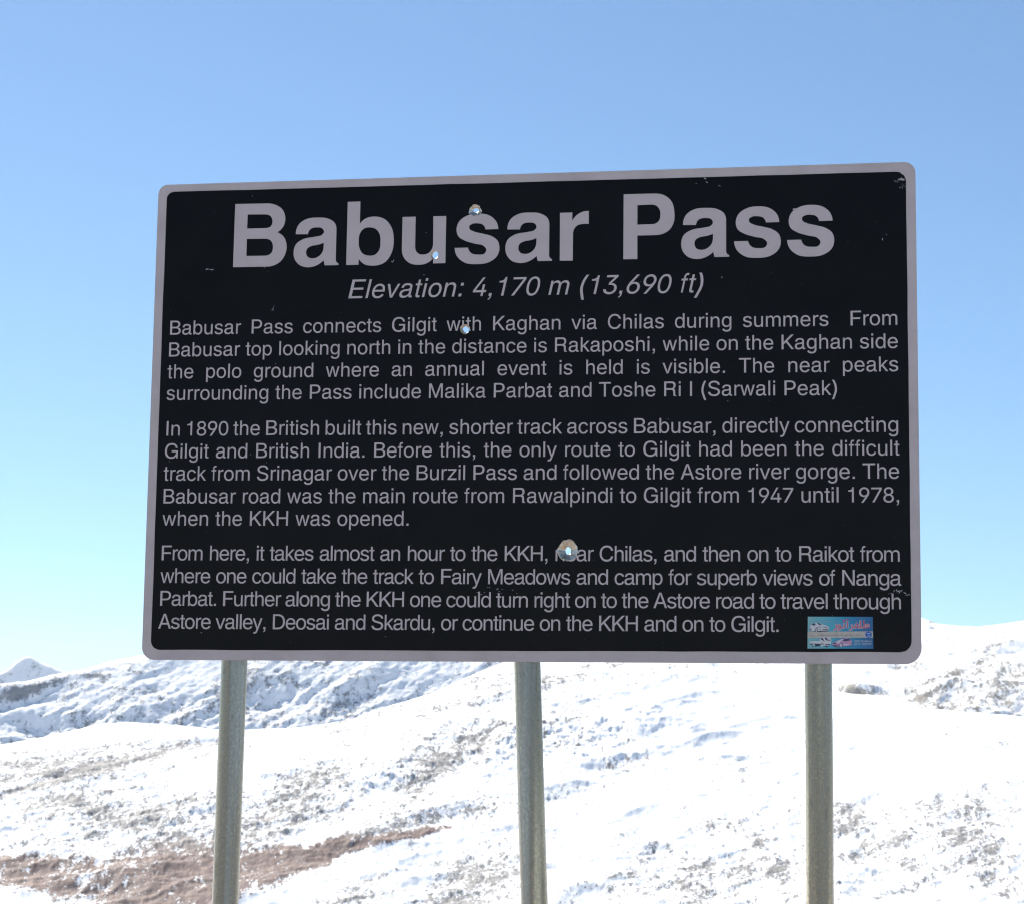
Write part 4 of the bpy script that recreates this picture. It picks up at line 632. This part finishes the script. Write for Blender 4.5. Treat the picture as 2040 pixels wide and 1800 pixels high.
from mathutils.geometry import delaunay_2d_cdt
_TRI = {}
def tri_shape(key, contours):
    """triangles inside a letter by the non-zero winding rule (its strokes may overlap)"""
    if key in _TRI:
        return _TRI[key]
    vs, es = [], []
    for c in contours:
        n0 = len(vs); vs += [Vector(p) for p in c]
        es += [(n0 + i, n0 + (i + 1) % len(c)) for i in range(len(c))]
    V, _, T, *_r = delaunay_2d_cdt(vs, es, [], 0, 1e-9)
    keep = []
    for t in T:
        px = sum(V[i][0] for i in t) / 3; py = sum(V[i][1] for i in t) / 3; w = 0
        for c in contours:
            for i in range(len(c)):
                (x0, y0), (x1, y1) = c[i - 1], c[i]
                if (y0 > py) != (y1 > py) and px < x0 + (py - y0) * (x1 - x0) / (y1 - y0):
                    w += 1 if y1 > y0 else -1
        if w:
            keep.append(tuple(t))
    V = np.array([(v[0], v[1]) for v in V])
    T = np.array(keep)
    a, b, c = V[T[:, 0]], V[T[:, 1]], V[T[:, 2]]
    ar = (b[:, 0] - a[:, 0]) * (c[:, 1] - a[:, 1]) - (b[:, 1] - a[:, 1]) * (c[:, 0] - a[:, 0])
    T[ar < 0] = T[ar < 0][:, ::-1]
    _TRI[key] = (V, T)
    return V, T

def letters_mesh(name, items, y):
    """items: (key, contours, scale x, scale y, x, z, shear) set side by side as one thin print"""
    vv, tt, n = [], [], 0
    for key, cs, sx, sy, dx, dz, sh in items:
        V, T = tri_shape(key, cont(cs))
        X = V[:, 0] * sx + V[:, 1] * sy * sh + dx; Z = V[:, 1] * sy + dz
        vv.append(np.stack([X, np.full_like(X, y), Z + BZ], -1)); tt.append(T + n); n += len(V)
    me = bpy.data.meshes.new(name)
    me.from_pydata(np.concatenate(vv).tolist(), [], np.concatenate(tt).tolist())
    me.update()
    return me

# -- bullet marks: centre, outer radii, hole offset and radius
BULLETS = [((0.7797, 1.0563), 0.0150, 0.0140, (0.0008, 0.0018), 0.0060, 0.9, 'small dented bullet hole above the letter s of the title'),
           ((0.6835, 0.9515), 0.0095, 0.0105, (0.0012, 0.0012), 0.0074, 0.35, 'bullet hole at the foot of the letter u of the title'),
           ((0.7594, 0.7729), 0.0115, 0.0118, (0.0014, -0.0002), 0.0072, 0.5, 'bullet hole in the first line of small text'),
           ((1.0070, 0.2545), 0.0232, 0.0245, (-0.0002, 0.0000), 0.0074, 0.55, 'largest bullet dent, scraped bare, in the lowest paragraph')]
def bullet_rim(k, n=40):
    (cx, cy), rx, ry, ho, hr, jag, lab = BULLETS[k]
    rnd = random.Random(50 + k)
    ph = [rnd.uniform(0, 6.28) for _ in range(4)]
    rim, hole = [], []
    for i in range(n):
        a = 2 * math.pi * i / n
        j = 1 + jag * (0.07 * math.sin(3 * a + ph[0]) + 0.06 * math.sin(7 * a + ph[1]) + 0.05 * math.sin(12 * a + ph[2]) + rnd.uniform(-0.035, 0.035))
        rim.append((cx + rx * j * math.cos(a), cy + ry * j * math.sin(a)))
        j2 = 1 + 0.10 * math.sin(2 * a + ph[3]) + 0.07 * math.sin(5 * a + ph[1]) + rnd.uniform(-0.03, 0.03)
        hole.append((cx + ho[0] + hr * j2 * math.cos(a), cy + ho[1] + hr * 1.08 * j2 * math.sin(a)))
    return rim, hole

RIMS = [bullet_rim(k) for k in range(4)]

# -- board (grey sheeting on metal) with the black film on it
T_BOARD = 0.003
outer = rrect(0, 0, SW, SH, (0.030, 0.036, 0.026, 0.024), 8)
me = flat_mesh('panel', [outer] + [r for r, h in RIMS], 0.0, T_BOARD, 0, BZ)
me.materials.append(M_PANEL); me.materials.append(M_EDGE)
for p in me.polygons:
    if abs(p.normal.y) < 0.5:
        p.material_index = 1
panel = mesh_obj('panel', me, sign)
inner = rrect(0.0216, 0.0235, 1.7785, 1.1215, (0.022, 0.026, 0.024, 0.018), 7, 3, 0.0005)
# follow the measured, slightly slack inner edge
inner = [(x, z + (0.0030 * x / 1.8 if z < 0.5 else 0.0022 - 0.0040 * x / 1.8)) for x, z in inner]
film = flat_mesh('black_face', [inner] + [r for r, h in RIMS], -0.0004, 0.0003, 0, BZ)
film = mesh_obj('black_face', film, panel, M_BLACK)

# -- lettering
Y_TXT = -0.0009
def cut_by_bullets(items):
    """letters that a bullet mark touches are re-triangulated with the mark taken out"""
    out = []
    for (key, cs, sx, sy, dx, dz, sh) in items:
        cc = cont(cs, sx, sy, dx, dz, sh)
        xs = [p[0] for c in cc for p in c]; zs = [p[1] for c in cc for p in c]
        for k, (rim, hole) in enumerate(RIMS):
            (bx, bz), rx, ry = BULLETS[k][:3]
            if min(xs) - rx < bx < max(xs) + rx and min(zs) - ry < bz < max(zs) + ry:
                V, T = _cut_tris(cc, rim)
                out.append((V, T)); break
        else:
            V, T = tri_shape(key, cont(cs))
            out.append((np.stack([V[:, 0] * sx + V[:, 1] * sy * sh + dx, V[:, 1] * sy + dz], -1), T))
    return out

def _inside(px, py, c):
    w = 0
    for i in range(len(c)):
        (x0, y0), (x1, y1) = c[i - 1], c[i]
        if (y0 > py) != (y1 > py) and px < x0 + (py - y0) * (x1 - x0) / (y1 - y0):
            w += 1 if y1 > y0 else -1
    return w

def _cut_tris(cc, rim):
    vs, es = [], []
    for c in cc + [rim]:
        n0 = len(vs); vs += [Vector(p) for p in c]
        es += [(n0 + i, n0 + (i + 1) % len(c)) for i in range(len(c))]
    V, _, T, *_r = delaunay_2d_cdt(vs, es, [], 0, 1e-9)
    keep = []
    for t in T:
        px = sum(V[i][0] for i in t) / 3; py = sum(V[i][1] for i in t) / 3
        if sum(_inside(px, py, c) for c in cc) and not _inside(px, py, rim):
            a, b, c = (V[i] for i in t)
            keep.append(tuple(t) if (b[0] - a[0]) * (c[1] - a[1]) - (b[1] - a[1]) * (c[0] - a[0]) > 0 else tuple(t)[::-1])
    return np.array([(v[0], v[1]) for v in V]), np.array(keep)

def letters_cut_mesh(name, items, y):
    vv, tt, n = [], [], 0
    for V, T in cut_by_bullets(items):
        vv.append(np.stack([V[:, 0], np.full(len(V), y), V[:, 1] + BZ], -1)); tt.append(T + n); n += len(V)
    me = bpy.data.meshes.new(name)
    me.from_pydata(np.concatenate(vv).tolist(), [], np.concatenate(tt).tolist())
    me.update()
    return me

def text_width(t, em, tr):
    return sum((GLYPHS[c][0] if c != ' ' else 278) * em / 1000 + tr for c in t)

def bbox_x(ch):
    v = [t for c in GLYPHS[ch][1] for t in c]
    return min(v[0::2]), max(v[0::2])

def line_layout(t, x0, x1, em, tr=None, justify=True):
    """x positions of every glyph so that the ink runs from x0 to x1; tr is the tracking in em/1000, solved when not justified"""
    k = em / 1000
    lsb = bbox_x(t[0])[0] * k; rsb = (GLYPHS[t[-1]][0] - bbox_x(t[-1])[1]) * k
    span = x1 - x0 + lsb + rsb
    ns = t.count(' ')
    if not justify:
        nat = text_width(t, em, 0)
        tr = (span - nat) / (len(t) - 1)
        sp = 278 * k
    else:
        tr = tr * k
        words = sum(GLYPHS[c][0] * k for c in t if c != ' ')
        sp = (span - words - tr * (len(t) - 1)) / ns
    x = x0 - lsb
    out = []
    for c in t:
        if c == ' ':
            x += sp + tr
        else:
            out.append((c, x)); x += GLYPHS[c][0] * k + tr
    return out, tr / k

def text_line(t, x0, z0, x1, z1, em, tr=None, justify=True, shear=0.0, name='text_line', fat=0):
    lay, trk = line_layout(t, x0, x1, em, tr, justify)
    k = em / 1000
    cs = []
    for c, x in lay:
        z = z0 + (z1 - z0) * (x - x0) / (x1 - x0)
        cs.append((c, GLYPHS[c][1], k, k, x, z, shear))
    me = letters_cut_mesh(name, cs, Y_TXT)
    return me, trk

TITLE_DY = [0, 0, 0, 0, 0, -0.00163, 0, 0, -0.00181, -0.00048, -0.0004]
for (ch, x), dy in zip(TITLE_POS, TITLE_DY):
    z = 0.9341 + (x - 0.193) / 1.422 * -0.0015 + dy
    me = letters_cut_mesh('letter', [('title ' + ch, TITLE[ch], 1e-4, 1e-4, x, z, 0)], Y_TXT)
    mesh_obj('letter', me, panel, M_LETTER)

LINES = [
    ("Babusar Pass connects Gilgit with Kaghan via Chilas during summers  From", 42.1, 772.7, 1755.2, 763.1, 47.3, True, 0),
    ("Babusar top looking north in the distance is Rakaposhi, while on the Kaghan side", 41.3, 719.8, 1755.7, 710.0, 47.3, True, 0),
    ("the polo ground where an annual event is held is visible. The near peaks", 39.2, 666.8, 1756.2, 656.9, 47.3, True, 0),
    ("surrounding the Pass include Malika Parbat and Toshe Ri I (Sarwali Peak)", 38.9, 614.8, 1618.9, 604.6, 47.3, False, 0),
    ("In 1890 the British built this new, shorter track across Babusar, directly connecting", 41.7, 529.3, 1754.4, 518.9, 48.2, True, 1),
    ("Gilgit and British India. Before this, the only route to Gilgit had been the difficult", 39.7, 475.6, 1756.4, 466.2, 48.2, True, 1),
    ("track from Srinagar over the Burzil Pass and followed the Astore river gorge. The", 38.5, 422.5, 1755.3, 413.8, 48.2, True, 1),
    ("Babusar road was the main route from Rawalpindi to Gilgit from 1947 until 1978,", 40.2, 368.5, 1754.4, 360.8, 48.2, True, 1),
    ("when the KKH was opened.", 39.4, 315.7, 633.8, 313.0, 48.2, False, 1),
    ("From here, it takes almost an hour to the KKH, near Chilas, and then on to Raikot from", 40.6, 233.7, 1754.5, 227.3, 48.5, True, 2),
    ("where one could take the track to Fairy Meadows and camp for superb views of Nanga", 39.5, 180.2, 1757.2, 173.9, 48.5, True, 2),
    ("Parbat. Further along the KKH one could turn right on to the Astore road to travel through", 40.9, 126.9, 1756.0, 121.4, 48.5, True, 2),
    ("Astore valley, Deosai and Skardu, or continue on the KKH and on to Gilgit.", 38.0, 73.0, 1485.3, 70.2, 48.5, False, 2),
]
TRK = {}
for t, a, b, c, d, em, j, par in LINES:
    if not j:
        TRK[par] = line_layout(t, a / 1000, c / 1000, em / 1000, None, False)[1]
for i, (t, a, b, c, d, em, j, par) in enumerate(LINES):
    me, _ = text_line(t, a / 1000, b / 1000, c / 1000, d / 1000, em / 1000, TRK[par], j)
    mesh_obj('text_line', me, panel, M_LETTER)
me, trk = text_line("Elevation: 4,170 m (13,690 ft)", 0.4777, 0.8519, 1.3118, 0.8484, 0.0628, None, False, math.tan(math.radians(12)))
mesh_obj('text_line', me, panel, M_LETTER, label='slanted line giving the elevation, under the title')

# -- bullet dents: bare metal funnels from the face back to a torn hole
def bullet_metal():
    m, nt, b = new_mat('bare_dented_metal')
    n = noise_n(nt, 130, 5, 0.65)
    c = ramp(nt, n, [(0.34, (0.40, 0.29, 0.17)), (0.48, (0.52, 0.46, 0.38)), (0.66, (0.60, 0.59, 0.57))])
    nt.links.new(c, b.inputs['Base Color'])
    b.inputs['Metallic'].default_value = 0.85
    b.inputs['Roughness'].default_value = 0.28
    bump_to(nt, b, noise_n(nt, 260, 4, 0.6), 0.0006, 0.8)
    return m
M_DENT = bullet_metal()
for k in range(4):
    rim, hole = RIMS[k]
    (cx, cy), rx, ry, ho, hr, jag, lab = BULLETS[k]
    n = len(rim); bm = bmesh.new(); rings = []
    depth = max(0.004, (rx - hr) * 0.5)
    rnd = random.Random(90 + k)
    prof = [(-0.02, -0.0004), (0.0, -0.0011), (0.10, -0.0006), (0.35, depth * 0.22), (0.65, depth * 0.55), (0.88, depth * 0.85), (1.0, depth), (1.0, depth + 0.004)]
    for t, y in prof:
        ring = []
        for i in range(n):
            p, q = rim[i], hole[i]
            e = rnd.uniform(-1, 1) * 0.00025 if 0 < t < 1 else 0
            ring.append(bm.verts.new((p[0] + (q[0] - p[0]) * t, y + e, p[1] + (q[1] - p[1]) * t + BZ)))
        rings.append(ring)
    for a, b in zip(rings, rings[1:]):
        for i in range(n):
            f = bm.faces.new((a[i], a[(i + 1) % n], b[(i + 1) % n], b[i])); f.smooth = True
    bmesh.ops.recalc_face_normals(bm, faces=bm.faces)
    me = bpy.data.meshes.new('bullet_hole'); bm.to_mesh(me); bm.free()
    mesh_obj('bullet_hole', me, panel, M_DENT, label=lab)

# -- scratches and chips in the film, tiny flecks
def scratches():
    rnd = random.Random(7)
    bm = bmesh.new()
    def fleck(x, z, l, w, a):
        n = 6; vs = []
        for i in range(n):
            t = 2 * math.pi * i / n
            px, pz = l * math.cos(t) * rnd.uniform(0.6, 1.1), w * math.sin(t) * rnd.uniform(0.5, 1.2)
            c, s = math.cos(a), math.sin(a)
            vs.append(bm.verts.new((x + px * c - pz * s, -0.00085, z + px * s + pz * c + BZ)))
        bm.faces.new(vs[::-1])
    def P(x, y):      # photograph position on the board
        h = BOARD_H @ np.array([x, y, 1.0])
        return h[0] / h[2] * SW, h[1] / h[2] * SH
    for (x, y, l, w, a, n, sp) in [(414, 537, 3.5, 0.7, 0.1, 3, 4), (421, 538, 4, 0.6, -0.3, 3, 3), (781, 522, 3.0, 0.7, -0.8, 1, 0), (784, 520, 3.0, 0.7, 1.1, 1, 0), (543, 617, 4.2, 0.5, 1.4, 2, 2),
                                   (545, 612, 4, 0.3, 1.5, 1, 1), (1758, 477, 3, 0.7, 1.4, 1, 0), (1766, 468, 1.2, 0.7, 0, 1, 0), (1403, 356, 3, 0.8, -0.4, 2, 2), (1408, 364, 3, 0.7, -0.3, 1, 1), (1434, 371, 2.5, 0.6, -0.1, 1, 1),
                                   (1388, 367, 2, 0.5, -0.1, 1, 1), (1795, 358, 6, 1.0, 0.15, 4, 4), (1797, 357, 4, 1.0, 1.4, 3, 3), (1786, 362, 3, 0.6, -0.3, 2, 3), (1795, 374, 1.0, 0.8, 0, 3, 4), (1803, 372, 0.8, 0.8, 0, 8, 6),
                                   (1438, 553, 2, 0.7, 0, 1, 1), (1583, 418, 3, 1.6, 0.7, 4, 3), (1789, 1177, 2.6, 0.8, 1.0, 8, 8), (1806, 1182, 3.5, 0.5, -0.1, 4, 8), (1775, 1180, 1, 0.5, 0, 4, 7),
                                   (975, 1178, 2, 0.5, 0, 10, 26), (1010, 1180, 1.6, 0.5, -0.2, 6, 20), (1455, 1183, 0.8, 0.6, 0, 4, 8), (401, 1259, 1.4, 0.8, 0, 1, 0), (768, 1267, 2.0, 0.4, 1.4, 1, 0), (549, 725, 0.9, 0.8, 0, 1, 0), (527, 534, 0.9, 0.8, 0, 1, 0), (499, 905, 0.9, 0.9, 0, 1, 0), (338, 919, 0.8, 0.7, 0, 1, 0), (531, 921, 0.8, 0.6, 0, 1, 0),
                                   (1331, 835, 1, 0.8, 0, 1, 0), (1450, 799, 1, 0.8, 0, 1, 0), (849, 464, 0.8, 0.8, 0, 1, 0), (845, 548, 0.9, 0.9, 0, 1, 0), (503, 391, 0.8, 0.8, 0, 1, 0)]:
        for i in range(n):
            px, py = P(x + rnd.uniform(-sp, sp), y + rnd.uniform(-sp, sp) * (0.35 if l > 0.9 else 1))
            fleck(px, py, l * 0.00116, w * 0.00116, a + rnd.uniform(-0.3, 0.3))
    for i in range(130):
        x, z = rnd.uniform(0.04, 1.76), rnd.uniform(0.04, 1.1)
        s = rnd.uniform(0.0003, 0.0007)
        fleck(x, z, s, s * rnd.uniform(0.5, 1), rnd.uniform(0, 3))
    me = bpy.data.meshes.new('scratch_marks'); bm.to_mesh(me); bm.free()
    return me
_src = [(282, 1313), (1836.5, 1322), (1823.5, 322.5), (316, 369)]
_A = []
for (x, y), (u, v) in zip(_src, [(0, 0), (1, 0), (1, 1), (0, 1)]):
    _A.append([x, y, 1, 0, 0, 0, -u * x, -u * y, -u]); _A.append([0, 0, 0, x, y, 1, -v * x, -v * y, -v])
BOARD_H = np.linalg.svd(np.array(_A, float))[2][-1].reshape(3, 3)
m, nt, b = new_mat('bare_scratch'); b.inputs['Base Color'].default_value = (0.42, 0.41, 0.42, 1); b.inputs['Roughness'].default_value = 0.6
mesh_obj('scratch_marks', scratches(), panel, m, kind='stuff')

# -- posts
def post_mat():
    m, nt, b = new_mat('galvanised_steel')
    n = noise_n(nt, 1, 2, 0.5, mscale=(24, 24, 0.5))
    n2 = noise_n(nt, 38, 5, 0.7, mscale=(1, 1, 0.4))
    n3 = noise_n(nt, 1, 4, 0.65, mscale=(190, 190, 110))
    c = ramp(nt, n, [(0.38, (0.27, 0.285, 0.27)), (0.47, (0.20, 0.185, 0.15)), (0.55, (0.24, 0.215, 0.165)), (0.63, (0.42, 0.375, 0.27))])
    c = mix(nt, ramp(nt, n3, [(0.50, 0.0), (0.66, 0.5)]), c, (0.30, 0.31, 0.285))
    c = mix(nt, ramp(nt, n2, [(0.58, 0.0), (0.72, 0.65)]), c, (0.11, 0.095, 0.07))
    nt.links.new(c, b.inputs['Base Color'])
    b.inputs['Metallic'].default_value = 0.85
    r = ramp(nt, n3, [(0.35, 0.22), (0.65, 0.40)])
    nt.links.new(r, b.inputs['Roughness'])
    bump_to(nt, b, noise_n(nt, 1, 4, 0.6, mscale=(120, 120, 60)), 0.0006, 0.6)
    return m
M_POST = post_mat()
POSTS = [((0.2157, -0.0032), (0.2104, -0.5602)), ((0.9105, -0.0038), (0.9338, -0.5433)), ((1.5725, -0.0021), (1.5729, -0.5285))]
R_POST = 0.0305
for k, (p, q) in enumerate(POSTS):
    sl = (q[0] - p[0]) / (q[1] - p[1])
    bm = bmesh.new(); n = 40; rings = []
    rnd = random.Random(30 + k)
    zs = [SH - 0.05 - 0.06 * i for i in range(51)]
    y0 = T_BOARD + R_POST + 0.0006
    for z in zs:
        cx = p[0] + sl * (z - p[1])
        w = 0.0004 * math.sin(z * 9 + k * 2)
        rings.append([bm.verts.new((cx + w + R_POST * math.cos(2 * math.pi * i / n), y0 + R_POST * math.sin(2 * math.pi * i / n), BZ + z)) for i in range(n)])
    for a, b in zip(rings, rings[1:]):
        for i in range(n):
            f = bm.faces.new((a[i], a[(i + 1) % n], b[(i + 1) % n], b[i])); f.smooth = True
    bm.faces.new(rings[0][::-1]); bm.faces.new(rings[-1])
    bmesh.ops.recalc_face_normals(bm, faces=bm.faces)
    me = bpy.data.meshes.new('post'); bm.to_mesh(me); bm.free()
    mesh_obj('post', me, sign, M_POST, label=['left post, leaning slightly outward', 'middle post, leaning slightly to the left', 'right post, upright'][k])

# -- the advertising sticker in the lower right corner
SX0, SX1, SZ0, SZ1 = 1.5493, 1.6938, 0.0335, 0.1045
def SP(x, y):           # position on the sticker from its enlarged picture: 13.6 px per photograph px
    return SX0 + (x - 118) / (1900 - 118) * (SX1 - SX0), SZ1 - (y - 93) / (972 - 93) * (SZ1 - SZ0)
def flat_colour(name, c, rough=0.45):
    m, nt, b = new_mat(name)
    n = ramp(nt, noise_n(nt, 120, 3, 0.6), [(0.3, tuple(v * 0.88 for v in c)), (0.7, tuple(min(1, v * 1.1) for v in c))])
    nt.links.new(n, b.inputs['Base Color']); b.inputs['Roughness'].default_value = rough
    return m
def blue_print():
    m, nt, b = new_mat('sticker_blue_print')
    tc = nt.nodes.new('ShaderNodeTexCoord').outputs['Object']
    sx = nt.nodes.new('ShaderNodeSeparateXYZ'); nt.links.new(tc, sx.inputs[0])
    t = math_n(nt, 'MULTIPLY', math_n(nt, 'SUBTRACT', sx.outputs[0], SX0), 1 / (SX1 - SX0))
    t = math_n(nt, 'ADD', t, math_n(nt, 'MULTIPLY', math_n(nt, 'SUBTRACT', noise_n(nt, 22, 4, 0.6, tc), 0.5), 0.35))
    c = ramp(nt, t, [(0.0, (0.20, 0.42, 0.43)), (0.35, (0.07, 0.36, 0.46)), (0.62, (0.02, 0.24, 0.42)), (1.0, (0.012, 0.09, 0.25))])
    nt.links.new(c, b.inputs['Base Color']); b.inputs['Roughness'].default_value = 0.4
    return m
M_BLUE = blue_print()
M_CREAM = flat_colour('sticker_cream_print', (0.46, 0.42, 0.36))
M_PINK = flat_colour('sticker_pink_print', (0.52, 0.11, 0.17))
M_WHITE = flat_colour('sticker_white_print', (0.55, 0.55, 0.57))
M_LILAC = flat_colour('sticker_lilac_print', (0.48, 0.26, 0.42))
M_DARK = flat_colour('sticker_dark_print', (0.02, 0.03, 0.07))
M_NAVY = flat_colour('sticker_navy_print', (0.03, 0.07, 0.22))
M_ROYAL = flat_colour('sticker_badge_print', (0.012, 0.11, 0.42))
me = flat_mesh('sticker', [[(SX0, SZ0), (SX1 + 0.0008, SZ0 + 0.0002), (SX1, SZ1), (SX0 + 0.0012, SZ1)]], -0.0013, 0.0003, 0, BZ)
sticker = mesh_obj('sticker', me, panel, M_BLUE, label='small blue advertising sticker with cars and Urdu lettering')
# prints on it lie on the panel beside it: a fourth level is not allowed, so they share its plane as siblings
LAY = [0]
def print_on(name, polys, mat, level, kind=None):
    y = -0.0013 - 0.00012 * level
    me = flat_mesh(name, [[SP(*p) for p in c] for c in polys], y, 0.00005, 0, BZ)
    o = mesh_obj(name, me, panel, mat)
    if kind: o['kind'] = kind
    return o
print_on('cream_band', [[(124, 508), (1900, 492), (1902, 664), (121, 682)]], M_CREAM, 1)
# Urdu heading, right to left
def urdu():
    order = [('tah', 1), ('alef', 0), ('heh', 1), ('reh', 0), ('madda', 0), ('tteh', 1), ('waw', 0), ('zain', 0)]
    out = []; x = 0.0
    for g, joined in order:
        cs = cont(URDU[g])
        xs = [p[0] for c in cs for p in c]; a, b = min(xs), max(xs)
        sh = x - b
        out.append([[(p[0] + sh, p[1]) for p in c] for c in cs])
        x = a + sh + (6 if joined else -14)
    allp = [p for g in out for c in g for p in c]
    return out, (min(p[0] for p in allp), max(p[0] for p in allp), min(p[1] for p in allp), max(p[1] for p in allp))
gl, (ux0, ux1, uy0, uy1) = urdu()
def map_u(p):
    return 835 + (p[0] - ux0) / (ux1 - ux0) * (1805 - 835), 478 - (p[1] - uy0) / (uy1 - uy0) * (478 - 150)
def grow(c, d):
    n = len(c); A = sum(c[i][0] * c[(i + 1) % n][1] - c[(i + 1) % n][0] * c[i][1] for i in range(n))
    s = 1 if A > 0 else -1; out = []
    for i in range(n):
        a, b = c[i - 1], c[(i + 1) % n]
        tx, ty = b[0] - a[0], b[1] - a[1]; L = math.hypot(tx, ty) or 1
        out.append((c[i][0] + s * ty / L * d, c[i][1] - s * tx / L * d))
    return out
for gi, g in enumerate(gl):
    cs = [[map_u(p) for p in c] for c in g]
    def area(c): return abs(sum(c[i][0] * c[(i + 1) % len(c)][1] - c[(i + 1) % len(c)][0] * c[i][1] for i in range(len(c))))
    solid = [c for c in cs]
    print_on('urdu_letter', [grow(c, 15) for c in sorted(cs, key=area)[-1:]], M_WHITE, 1.4 + 0.04 * gi)
    print_on('urdu_letter', [grow(c, 4) if area(c) > 3000 else c for c in cs], M_PINK, 2.4 + 0.04 * gi)
# small handwriting on the cream band
def scribble():
    rnd = random.Random(3); polys = []
    x = 190
    while x < 1650:
        w = rnd.uniform(14, 46); y = 612 - (x - 190) * 0.012 + rnd.uniform(-10, 14); h = rnd.uniform(6, 10)
        polys.append([(x, y), (x + w, y + rnd.uniform(-6, 6)), (x + w, y + h), (x, y + h + 3)])
        if rnd.random() < 0.55:
            hx = x + rnd.uniform(0.2, 0.8) * w; hh = rnd.uniform(25, 50)
            polys.append([(hx, y - 3), (hx - 6, y - hh), (hx + 1, y - hh), (hx + 7, y - 3)])
        if rnd.random() < 0.5:
            hx = x + rnd.uniform(0, 1) * w; s = rnd.choice((-34, 26))
            polys.append([(hx, y + s), (hx + 8, y + s), (hx + 8, y + s + 7), (hx, y + s + 7)])
        x += w + rnd.uniform(5, 22)
    return polys
print_on('handwriting', scribble(), M_DARK, 2, 'stuff')
print_on('handwriting', [[(450 + i * 62, 225 + (i % 2) * 12), (480 + i * 62, 222), (486 + i * 62, 234), (455 + i * 62, 240)] for i in range(6)], M_LILAC, 2, 'stuff')
def disc(cx, cy, rx, ry, n=24, a0=0, a1=360):
    return [(cx + rx * math.cos(math.radians(a0 + (a1 - a0) * i / n)), cy + ry * math.sin(math.radians(a0 + (a1 - a0) * i / n))) for i in range(n)]
print_on('badge', [disc(1782, 580, 92, 84)], M_ROYAL, 2)
print_on('badge_writing', [[(1735, 543), (1832, 540), (1832, 556), (1735, 559)], [(1755, 612), (1778, 612), (1778, 632), (1755, 632)], [(1785, 608), (1812, 608), (1812, 632), (1785, 632)]], M_WHITE, 3)
# phone numbers
def phone(t, x0, x1, yb, hgt):
    w = sum(GLYPHS[c][0] for c in t if c != ' ') + 278 * t.count(' ')
    k = (x1 - x0) / w; ky = hgt / 703; x = x0; polys = []
    for c in t:
        if c != ' ':
            for cc in cont(GLYPHS[c][1]):
                polys.append([(x + p[0] * k, yb - p[1] * ky) for p in cc])
            x += GLYPHS[c][0] * k
        else:
            x += 278 * k
    return polys
print_on('phone_number', phone('0301-8768614', 1392, 1866, 790, 52), M_WHITE, 2)
print_on('phone_number', phone('0312-1503737', 1392, 1866, 868, 52), M_WHITE, 2)
# three vehicles printed on it
print_on('car_print', [[(180, 400), (195, 350), (225, 320), (245, 285), (330, 264), (420, 262), (500, 285), (560, 318), (640, 335), (700, 370), (712, 410), (695, 460), (640, 490), (500, 498), (410, 512), (350, 510), (300, 490), (235, 492), (185, 470)]], M_WHITE, 2)
print_on('car_glass', [[(235, 318), (260, 285), (325, 272), (345, 330), (300, 338)], [(375, 268), (430, 268), (530, 318), (440, 318)], [(410, 370), (480, 372), (500, 388), (430, 384)], [(545, 368), (655, 375), (650, 392), (560, 390)], [(540, 432), (600, 438), (650, 415), (700, 425), (640, 455), (545, 456)],
                       [(445, 430), (480, 432), (478, 456), (450, 452)], disc(372, 450, 34, 62, 16), disc(205, 450, 26, 48, 16), [(230, 492), (700, 470), (690, 496), (420, 514), (300, 502)]], M_DARK, 3)
print_on('car_wheel', [disc(376, 452, 18, 44, 12), disc(203, 450, 12, 32, 12)], M_WHITE, 4)
print_on('truck_print', [[(175, 780), (300, 765), (450, 770), (462, 690), (500, 656), (740, 650), (768, 740), (762, 840), (720, 880), (650, 895), (560, 890), (460, 850), (180, 832)]], M_WHITE, 2)
print_on('truck_glass', [[(485, 690), (520, 665), (560, 720), (585, 770), (540, 745), (488, 722)], [(590, 668), (640, 672), (660, 720), (750, 735), (745, 752), (640, 745), (605, 715)], [(178, 832), (450, 838), (470, 860), (440, 900), (380, 915), (330, 915), (230, 870)],
                         disc(285, 885, 46, 46, 16), disc(515, 885, 52, 58, 16), [(560, 890), (690, 900), (680, 930), (620, 930)], [(590, 850), (740, 840), (735, 870), (600, 868)]], M_DARK, 3)
print_on('truck_wheel', [disc(290, 885, 26, 28, 12), disc(515, 885, 30, 38, 12)], M_WHITE, 4)
print_on('car_print', [[(795, 875), (815, 805), (880, 780), (960, 735), (1060, 695), (1180, 688), (1280, 700), (1312, 740), (1340, 800), (1335, 870), (1290, 895), (1080, 908), (1040, 925), (960, 920), (860, 915)]], M_LILAC, 2)
print_on('car_glass', [[(1070, 745), (1130, 705), (1270, 705), (1290, 745), (1140, 762)], [(815, 815), (880, 808), (915, 820), (880, 845), (820, 838)], [(800, 870), (870, 880), (930, 905), (870, 915), (805, 892)], [(900, 872), (960, 872), (955, 895), (905, 890)], disc(1035, 878, 48, 50, 16), disc(1305, 858, 30, 40, 16), [(830, 922), (1330, 885), (1325, 898), (1080, 930), (900, 932)]], M_DARK, 3)
print_on('car_wheel', [disc(1033, 880, 34, 38, 12), disc(1303, 858, 18, 28, 12)], M_WHITE, 4)
print_on('car_bonnet', [[(885, 800), (975, 745), (1060, 712), (1100, 706), (1060, 745), (1000, 800), (960, 830)], [(1100, 850), (1250, 840), (1255, 862), (1110, 880)]], M_WHITE, 3)
